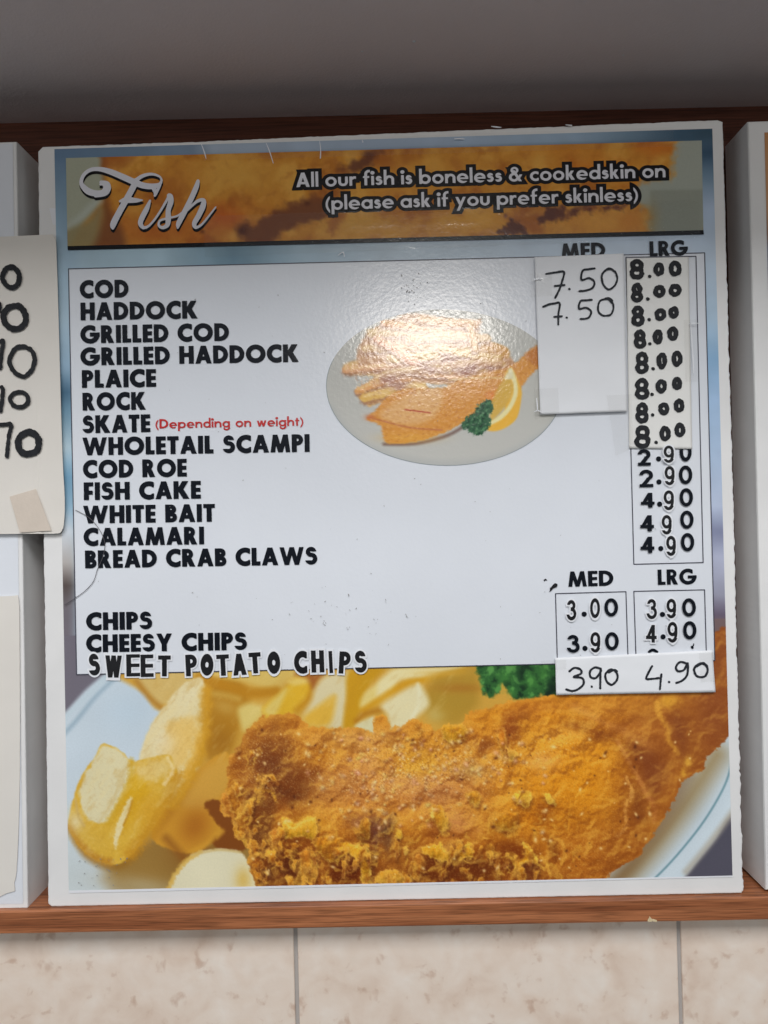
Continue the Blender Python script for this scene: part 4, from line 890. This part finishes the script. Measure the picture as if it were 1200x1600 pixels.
rd = text('lettering', '(Depending on weight)', (243, 669.5), (474, 665), 14.6, yL, M['red'], poster, w=.2, gap=.09, h=.4); rd['label'] = 'small red lettering in brackets'
for t, a, b in (('All our fish is boneless & cookedskin on', (463, 292.5), (1040, 277)), ('(please ask if you prefer skinless)', (509, 328), (997, 314))):
    sd, tm = text_sdf(t, a, b, 22.5, w=.21, gap=.09, space=.33, h=.5)
    march(sd, tm, yM, 'lettering_outline', M['blackbar'], poster, 5.0); o = march(sd, tm, yL, 'lettering', M['white'], poster, 0.0); o['label'] = 'white lettering with a thick black outline'

# script heading
def sq(*p): return smooth([(100 + x / 4.615, 220 + y / 4.615, r / 4.615) for x, y, r in p], 6)
SC = [sq((262, 316, 7), (282, 316, 8), (296, 340, 14), (276, 372, 18), (225, 378, 22), (180, 366, 24), (145, 338, 20), (124, 300, 14), (142, 246, 13), (190, 210, 14), (255, 204, 16), (330, 222, 20), (410, 254, 22), (500, 294, 22), (570, 322, 22), (640, 328, 20), (690, 312, 12), (702, 280, 8), (682, 254, 8), (630, 240, 10), (570, 252, 13), (525, 280, 14)),
      sq((268, 300, 14), (310, 310, 18), (322, 345, 16), (296, 380, 17), (230, 392, 17)),
      sq((520, 290, 22), (490, 350, 22), (440, 440, 22), (395, 520, 22), (355, 600, 22), (352, 632, 9)),
      sq((640, 330, 16), (660, 370, 15), (655, 396, 8)), sq((690, 318, 12), (672, 366, 8), (655, 396, 5)),
      sq((405, 436, 9), (450, 418, 14), (500, 424, 14), (565, 428, 5)), sq((450, 440, 8), (520, 438, 8), (565, 428, 5)),
      sq((620, 432, 8), (596, 490, 18), (560, 560, 19), (552, 600, 17), (576, 626, 12), (620, 606, 8), (680, 530, 8), (745, 420, 9), (752, 392, 10), (768, 400, 17), (770, 440, 20), (752, 500, 18), (752, 560, 20), (745, 606, 16), (712, 626, 12), (684, 610, 9), (692, 576, 8), (740, 560, 8), (810, 544, 7), (850, 520, 8)),
      sq((966, 290, 12), (955, 330, 18), (920, 410, 19), (870, 510, 19), (828, 590, 18), (820, 626, 8)),
      sq((850, 540, 8), (900, 490, 8), (960, 436, 11), (1005, 428, 14), (1002, 470, 20), (970, 540, 19), (940, 594, 17), (950, 624, 12), (990, 606, 8), (1040, 548, 7), (1094, 478, 5))]
drawn('heading_shadow', [('s', [(a + .6, b + 4.2, r + .3) for a, b, r in s]) for s in SC], yM, M['blackbar'], poster, h=.5)
o = drawn('heading', [('s', s) for s in SC], yL, M['white'], poster, h=.5); o['label'] = 'white brush-script heading reading Fish'

# stick-on letters and numbers: white vinyl backing with a black character
_nst = [0]
def sticker(chr_, x0, x1, yt, yb, tilt=0, stem=6.2, edge=2.4, backing=True, depth=yL, mm='vink'):
    z = np.zeros((1, 1)); w = .2
    if chr_ != 'I':
        for _ in range(3): w = stem * glyph(chr_, z, z, w)[1] / (x1 - x0)
    _nst[0] += 1; depth -= _nst[0] * .00002
    a = math.radians(tilt); W_ = x1 - x0; cx = (x0 + x1) / 2
    p0 = (cx - W_ / 2 * math.cos(a), yb - W_ / 2 * math.sin(a) * -1 * -1); p1 = (cx + W_ / 2 * math.cos(a), yb + W_ / 2 * math.sin(a))
    sd, tm = text_sdf(chr_, p0, p1, yb - yt, w=w, h=.4, pad=6)
    if backing:
        bk = march(sd, tm, depth, 'sticker', M['vinyl'], board, edge)
        march(sd, tm, depth - .0003, 'character', M[mm], bk, 0.0)
    else: march(sd, tm, depth, 'printed_number', M['ink'], board, 0.0)
zs = lambda x: 80 + x / 2.143
for c, a, b, t, bt, tl in (('S', 128, 165, 260, 333, -4), ('W', 180, 235, 266, 340, 1), ('E', 252, 298, 262, 336, -1), ('E', 300, 343, 263, 338, -1), ('T', 358, 400, 266, 336, 0), ('P', 452, 490, 263, 335, -3), ('O', 500, 543, 262, 332, 0), ('T', 556, 598, 263, 334, -3), ('A', 610, 655, 260, 332, -4), ('T', 665, 705, 256, 326, -4), ('O', 725, 768, 254, 326, -2), ('C', 815, 858, 252, 326, -2), ('H', 872, 915, 249, 323, -2), ('I', 932, 944, 251, 325, -3), ('P', 962, 1000, 253, 327, 3), ('S', 1018, 1058, 250, 323, -3)):
    sticker(c, zs(a), zs(b), 900 + t / 2.143, 900 + bt / 2.143, tl, stem=7.5)
for c, x0, x1, t, b in (('9', 1037, 1053, 696.5, 723), ('9', 1038.5, 1054, 728.5, 758), ('9', 1037, 1053, 766.5, 797), ('9', 1034, 1049.5, 805, 835), ('9', 1041, 1056, 837.5, 868.5), ('3', 885.5, 900.5, 937.5, 969), ('0', 922, 937.5, 935, 965.5), ('9', 922.5, 938, 988, 1019.5), ('3', 1010.5, 1026.5, 936, 967), ('9', 1041.5, 1056.5, 936, 966), ('4', 1009, 1026, 976.5, 1004), ('9', 1043, 1058.5, 972, 1004)):
    sticker(c, x0, x1, t, b, 0, stem=5.0, edge=2.0, depth=(yL - .0003 if t > 700 else -.0031))
for c, x0, x1, t, b in (('2', 997, 1017, 702, 727.5), ('0', 1062, 1081, 692, 720.5), ('2', 999.5, 1021, 734, 761), ('0', 1061, 1082, 727.5, 756), ('4', 1001, 1023, 770, 793), ('0', 1062, 1083, 763, 791), ('4', 1000, 1022, 805, 830), ('0', 1063, 1084, 798, 825.7), ('4', 1000.5, 1022.7, 838.5, 864), ('0', 1064, 1085, 833, 861), ('0', 944.5, 966, 935, 962.8), ('3', 886, 906, 992, 1019.5), ('0', 945.7, 967, 988, 1015.7), ('0', 1066, 1087.6, 935, 963), ('0', 1067.5, 1088.5, 970.7, 998.6)):
    sticker(c, x0, x1, t, b, -1, stem=6.8, backing=False)
dots = [(1029, 717), (1029.6, 753), (1030.6, 787.7), (1032.5, 857), (912.8, 959.6), (914, 1013), (1035, 960), (1036, 995)]
for x, y in dots: drawn('printed_point', [('s', [(x, y, 4.0), (x + .1, y, 4.0)])], yL, M['ink'], board, h=.4)
drawn('printed_number', [('s', smooth([(1014, 1018.5, 1.8), (1020, 1015.5, 2.4), (1027, 1018.5, 1.8)], 4))], yL, M['ink'], board)
drawn('printed_point', [('s', [(1081.5, 1011, 2.2), (1082, 1012, 2)]), ('s', [(1084, 1006, .8), (1083.5, 1009, .8)])], yL, M['ink'], board)
# scuffs, adhesive specks and a scratch
r = random.Random(12); pr = []
for k in range(46):
    x, y = r.gauss(540, 60), r.gauss(955, 26)
    if 400 < x < 660 and y < 1010: q = r.uniform(.3, .95); q *= .6; pr.append(('s', [(x, y, q), (x + r.uniform(-2.5, 2.5), y + r.uniform(-3, 4), q * .5)]))
for k in range(26):
    x, y = r.gauss(645, 9), r.gauss(448, 12); q = r.uniform(.3, .8); pr.append(('s', [(x, y, q), (x + r.uniform(-1, 1), y + r.uniform(-1, 2), q * .6)]))
for k in range(70):
    x, y = r.uniform(130, 1090), r.uniform(430, 1030)
    q = r.uniform(.2, .55); pr.append(('s', [(x, y, q), (x + r.uniform(-2, 2), y + r.uniform(-1.5, 1.5), q * .5)]))
for k in range(26):
    x, y = r.uniform(118, 200), r.uniform(1340, 1384); q = r.uniform(.3, .9); pr.append(('s', [(x, y, q), (x + r.uniform(-1.5, 1.5), y + r.uniform(-1, 1.5), q * .6)]))
sc = drawn('scuff_marks', pr, -.0017, M['dirt'], board, h=.35); sc['kind'] = 'stuff'
drawn('black_smear', [('p', [(858, 926), (859.5, 919), (867, 911), (871.8, 911.5), (870.5, 916), (863, 921)]), ('s', [(850.5, 906.5, .9), (852.5, 905, .8), (855, 906.5, .6)])], -.0017, M['vink'], board, rough=1.2)
# crystal-clear tape along the top and round the slips
def tape(q, y=-.0019, wr=.0004, par=None, seed=0):
    return sheet('clear_tape', q, y, 5, None, M['tape'], par or board, lambda u, v: -abs(wr) * np.abs(fbm(u * 70, v * 70, 14, seed, 3)))
tape([(316, 222), (1052, 199), (1053, 229), (318, 251)], seed=1)
tape([(318, 338), (1092, 312), (1094, 372), (320, 402)], seed=2)
def glint(pts): drawn('painted_crease_glint', [('s', smooth(pts, 4))], -.0024, M['vinyl'], board, h=.35)  # white slivers stand in for light glinting off the tape creases
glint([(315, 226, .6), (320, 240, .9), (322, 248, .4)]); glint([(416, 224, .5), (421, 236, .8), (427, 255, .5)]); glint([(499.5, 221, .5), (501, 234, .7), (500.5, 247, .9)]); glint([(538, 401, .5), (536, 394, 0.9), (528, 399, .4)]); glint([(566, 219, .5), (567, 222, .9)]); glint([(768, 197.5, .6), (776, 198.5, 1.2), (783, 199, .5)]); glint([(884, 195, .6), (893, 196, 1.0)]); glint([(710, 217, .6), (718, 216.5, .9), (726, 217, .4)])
def glint2(pts, par, y): drawn('painted_crease_glint', [('s', smooth(pts, 4))], y, M['vinyl'], par, h=.35)  # same painted glints for the tape on the slips
pt = sheet('paper_tab', [(77, 325.5), (88, 325), (88.5, 351), (82.5, 351)], -.0002, 6, None, M['vinyl'], board)

# ------------------------------------------------------------------ neighbouring boards
lbd = empty('menu_board', tuple(P(-200, 1421, .02))); tag(lbd, 'white foam menu board at the left edge, partly behind the large cream card', 'menu board', 'white menu boards along the ledge')
tr_, brr = P(25.5, 221), P(43.5, 1421)
L0 = [(-560, 238)] + [(25.5, 221), (30, 500), (36, 900), (43.5, 1421)] + [(-560, 1430)]
slab('foam_panel', ragged(L0, 4, [.1, .12, .12, .12, 0, 0], 9), 0, .046, M['foam'], lbd)
lp = sheet('poster', [(-540, 246), (20, 224), (36, 1412), (-540, 1422)], -.0004, 60, None, M['panel'], lbd)
reparent(lbd)
rbd = empty('menu_board', tuple(P(1500, 1392, .02))); tag(rbd, 'white foam menu board cut off at the right of the photo, with an orange-edged poster', 'menu board', 'white menu boards along the ledge')
R0 = [(1169, 189), (1800, 168), (1800, 1380), (1197, 1391.5), (1190, 1050), (1178, 560)]
slab('foam_panel', ragged(R0, 4, [.1, 0, 0, .13, .15, .15], 11), 0, .046, M['foam'], rbd, bev=.002)
def paint_r(X, Y): return np.clip(lin(stops(Y, [(200, (196, 140, 92)), (330, (206, 160, 118)), (372, (150, 120, 100)), (385, (120, 140, 160)), (500, (150, 172, 190)), (900, (160, 178, 196)), (1350, (150, 160, 170))]) / 255.), 0, .9)
sheet('poster', [(1194.5, 207), (1780, 190), (1780, 1360), (1222, 1370)], -.0004, 12, paint_r, M['print'], rbd)
reparent(rbd)
reparent(board)

# ------------------------------------------------------------------ loose paper taped on the boards
def hand(name, strokes, off, sc, rad, y, material, parent, wob=.35):
    pr_ = []
    for s in strokes:
        p = smooth([(off[0] + a / sc, off[1] + b / sc, rad) for a, b in s], 5)
        p[:, 2] *= 1 + .22 * fbm(p[:, 0], p[:, 1], 4, 3, 2); pr_.append(('s', p))
    return drawn(name, pr_, y, material, parent, h=.4, rough=wob)
def oval(x0, x1, y0, y1, seed=0, over=.12):
    rn = random.Random(seed); cx, cy, rx, ry = (x0 + x1) / 2, (y0 + y1) / 2, (x1 - x0) / 2, (y1 - y0) / 2
    out = []; a0 = rn.uniform(-2.2, -1.2)
    for k in range(13):
        a = a0 + (1 + over) * 2 * math.pi * k / 12; q = 1 + rn.uniform(-.06, .06); out.append((cx + rx * q * math.cos(a), cy + ry * q * math.sin(a)))
    return out
def eight(x0, x1, y0, y1, seed=0):
    m_ = (y0 + y1) / 2 + random.Random(seed).uniform(-3, 3); g = 3
    return [oval(x0 + g, x1 - g, y0, m_, seed), oval(x0, x1, m_, y1, seed + 50)]

def slip(name, quad, y, material, label, curl, step=4):
    e = sheet(name, quad, y, step, None, material, None, curl)
    sm = e.modifiers.new('thickness', 'SOLIDIFY'); sm.thickness = .00018; sm.offset = -1
    for p in e.data.polygons: p.use_smooth = True
    return tag(e, label, 'paper slip', 'handwritten paper slips on the boards')
wav = lambda amp, seed: (lambda u, v: -amp * (np.abs(fbm(u * 40, v * 40, 22, seed, 2)) + .3 * (2 * np.abs(u - .5)) ** 4))
# 8.00 strip
YS = -.0027
strip = slip('price_slip', [(979, 403.5), (1076, 401.5), (1081.5, 701.5), (983, 700.5)], YS + .0006, M['cream2'], 'tall cream strip of 8.00 prices written eight times in thick black marker', wav(.0002, 3))
rows = [((520, 587, 112, 208), (616, 195), (635, 688, 127, 193), (710, 773, 118, 195)), ((526, 581, 228, 322), (607, 306), (635, 695, 238, 300), (711, 773, 232, 295)), ((528, 588, 342, 440), (613, 408), (640, 698, 353, 415), (709, 760, 343, 404)), ((540, 597, 459, 550), (617, 527), (632, 681, 458, 530), (703, 757, 443, 513)), ((548, 609, 569, 675), (632, 650), (651, 702, 571, 652), (724, 778, 563, 640)), ((544, 612, 699, 801), (627, 777), (645, 702, 703, 771), (726, 776, 693, 755)), ((548, 609, 820, 917), (630, 878), (658, 713, 818, 880), (735, 788, 800, 866)), ((545, 618, 932, 1043), (648, 1014), (665, 720, 933, 1008), (738, 793, 918, 988))]
i = 0
for a8, dt, o1, o2 in rows:
    i += 1
    def ins(b, k=9): return (b[0] + k, b[1] - k, b[2] + k, b[3] - k)
    st = eight(*ins(a8, 9), i) + [oval(*ins(o1, 11), i + 10), oval(*ins(o2, 11), i + 20)]
    hand('handwriting', st, (820, 370), 3.158, 3.7, YS, M['marker'], strip, .8)
    hand('handwriting', [[dt, (dt[0] + 1, dt[1] + 1)]], (820, 370), 3.158, 2.5, YS, M['marker'], strip, .8)
# 7.50 slip
s75 = slip('price_slip', [(835, 402), (974.5, 396), (980, 643), (844, 648)], -.0036, M['paper'], 'plain white slip with 7.50 written twice in thin black pen', wav(.0004, 5))
st = [[(105, 183), (150, 176), (193, 173), (184, 220), (170, 262), (150, 300)], [(148, 243), (172, 240), (195, 238)], [(219, 257), (221, 258)], [(345, 156), (312, 160), (285, 168), (280, 212), (318, 204), (343, 222), (336, 250), (305, 264), (270, 268)], oval(380, 456, 158, 258, 3, .16), [(405, 160), (425, 157), (440, 170)],
      [(90, 345), (120, 333), (145, 329), (172, 328), (166, 380), (165, 432)], [(145, 395), (165, 393), (183, 392)], [(206, 398), (208, 399)], [(330, 311), (300, 313), (274, 318), (268, 354), (303, 350), (327, 368), (318, 396), (298, 404), (275, 405)], oval(362, 436, 305, 392, 5, .16), [(390, 308), (415, 302), (432, 316)]]
for row in (st[:6], st[6:]): hand('handwriting', row, (820, 370), 3.158, 1.6, -.0043, M['pen'], s75, .3)
tape([(829, 428), (862, 426), (863, 462), (830, 464)], -.0046, .0006, s75, 4); tape([(834, 608), (872, 606), (874, 652), (836, 656)], -.0046, .0008, s75, 5); tape([(948, 618), (986, 616), (990, 700), (962, 712)], -.0047, .0009, s75, 6)
glint2([(831, 438, .4), (840, 436, .9), (849, 436, .4)], s75, -.0052); glint2([(838.5, 622, .5), (839.5, 634, .9), (840, 642, .5)], s75, -.0056); glint2([(835, 643, .3), (841, 641.5, .8), (846, 644, .4)], s75, -.0056)
# 3.90 / 4.90 slip
s39 = slip('price_slip', [(867.5, 1028), (1113, 1016), (1118, 1081.5), (869, 1086)], -.0032, M['paper'], 'wide white slip with 3.90 and 4.90 penned at the foot of the list', wav(.0003, 7))
st = [[(220, 1165), (245, 1148), (275, 1156), (277, 1176), (242, 1193), (283, 1198), (290, 1226), (268, 1250), (235, 1262), (205, 1254)], [(330, 1240), (331, 1241)], [(375, 1152), (345, 1146), (322, 1165), (325, 1193), (350, 1198), (374, 1168), (374, 1155), (373, 1200), (372, 1248)], oval(398, 458, 1157, 1230, 3, .14), [(415, 1170), (440, 1158), (455, 1165)],
      [(628, 1140), (610, 1172), (600, 1202), (632, 1202), (662, 1198)], [(674, 1180), (670, 1215), (667, 1252)], [(711, 1217), (713, 1218)], [(798, 1126), (766, 1119), (746, 1144), (757, 1164), (785, 1158), (804, 1126), (801, 1182), (776, 1211), (748, 1222)], oval(836, 904, 1127, 1194, 6, .14), [(850, 1140), (880, 1124), (900, 1140)]]
for row in (st[:5], st[5:]): hand('handwriting', row, (820, 680), 3.158, 1.7, -.0038, M['pen'], s39, .4)
tape([(846, 1032), (884, 1030), (885, 1046), (847, 1048)], -.004, .0006, s39, 8); tape([(1092, 1020), (1124, 1018), (1127, 1064), (1095, 1066)], -.004, .0006, s39, 9)
tape([(1068, 500), (1088, 499), (1092, 596), (1071, 597)], -.0031, .0008, strip, 10)
glint2([(1079, 504, .4), (1081, 530, .7), (1083, 560, .8), (1084, 583, .4)], strip, -.0042); glint2([(1076, 506, .3), (1081, 505, .8), (1092, 505, .4)], strip, -.0042)
# cream card bridging the left and the middle board
cp = [(-120, 374), (-2, 370), (74, 366.5), (82, 367), (86, 374), (88, 390), (92, 520), (97, 700), (101, 780), (100, 815), (97, 828), (90, 833.5), (60, 833.8), (40, 834), (0, 834.6), (-60, 836), (-120, 838)]
def cardmesh(name, poly, y, material, amp):
    p = smooth(poly, 3, True)[:-1]; w = P(p[:, 0], p[:, 1], y); bm = bmesh.new()
    vs = [bm.verts.new(q) for q in w]; bm.faces.new(vs); bmesh.ops.triangulate(bm, faces=bm.faces[:]); bmesh.ops.recalc_face_normals(bm, faces=bm.faces[:])
    r = bmesh.ops.solidify(bm, geom=bm.faces[:], thickness=.0006)
    me = bpy.data.meshes.new(name); bm.to_mesh(me); bm.free(); return link(name, me, material)
card = cardmesh('price_card', cp, -.0042, M['cream'], 0); tag(card, 'large cream card with thick black marker zeros, bridging the left and middle boards', 'card', 'handwritten paper slips on the boards')
k_ = 416 / 130.
def cv(s): return [[(a / k_, 350 + b / k_) for a, b in q] for q in s]
big0 = [(oval(13, 97, 215, 318, 1, .1), 4.0), (oval(18, 130, 407, 524, 2, .1), 4.7), (oval(50, 174, 612, 760, 3, .08), 3.6), (oval(50, 142, 838, 914, 4, .1), 3.4), (oval(92, 192, 1040, 1152, 5, .1), 5.2), ([(0, 590), (16, 586), (8, 640), (0, 720)], 3.2), ([(8, 815), (14, 830), (10, 880), (2, 935)], 3.2), ([(-6, 1004), (30, 1002), (56, 1004), (44, 1060), (34, 1160)], 3.2), ([(-8, 395), (2, 400), (-1, 440)], 2.0)]
for s, rd_ in big0: hand('handwriting', cv([s]), (0, 0), 1, rd_, -.0056, M['marker'], card, 1.0)
mt_ = sheet('masking_tape', [(15, 776), (56, 764), (80, 829), (31, 832)], -.0055, 6, None, M['masking'], card)
sh2 = cardmesh('paper_sheet', [(-120, 934), (0, 932), (22, 931), (29, 936), (30.5, 1000), (31, 1200), (27, 1340), (22, 1380), (10, 1396), (-120, 1400)], -.0014, M['cream'], 0); tag(sh2, 'blank cream sheet stuck low on the left-hand board', 'paper sheet')
# loose thread lying on the board
tpts = smooth([(118, 797, 0), (126, 801, 0), (138, 808, 0), (150, 820, 0), (160, 836, 0), (164, 852, 0), (160, 872, 0), (152, 890, 0), (146, 908, 0), (132, 924, 0), (112, 938, 0), (101, 945, 0)], 6)
cu = bpy.data.curves.new('thread', 'CURVE'); cu.dimensions = '3D'; cu.bevel_depth = .00024; cu.bevel_resolution = 2
sp = cu.splines.new('POLY'); w = P(tpts[:, 0], tpts[:, 1], -.0018); sp.points.add(len(w) - 1)
for i, q in enumerate(w): sp.points[i].co = (*q, 1)
co = bpy.data.objects.new('thread_curve', cu); COL.objects.link(co)
dg = bpy.context.evaluated_depsgraph_get(); tm_ = bpy.data.meshes.new_from_object(co.evaluated_get(dg)); bpy.data.objects.remove(co)
th = link('thread', tm_, M['hair']); tag(th, 'thin dark loose thread curling over the white bait and calamari lines', 'thread')
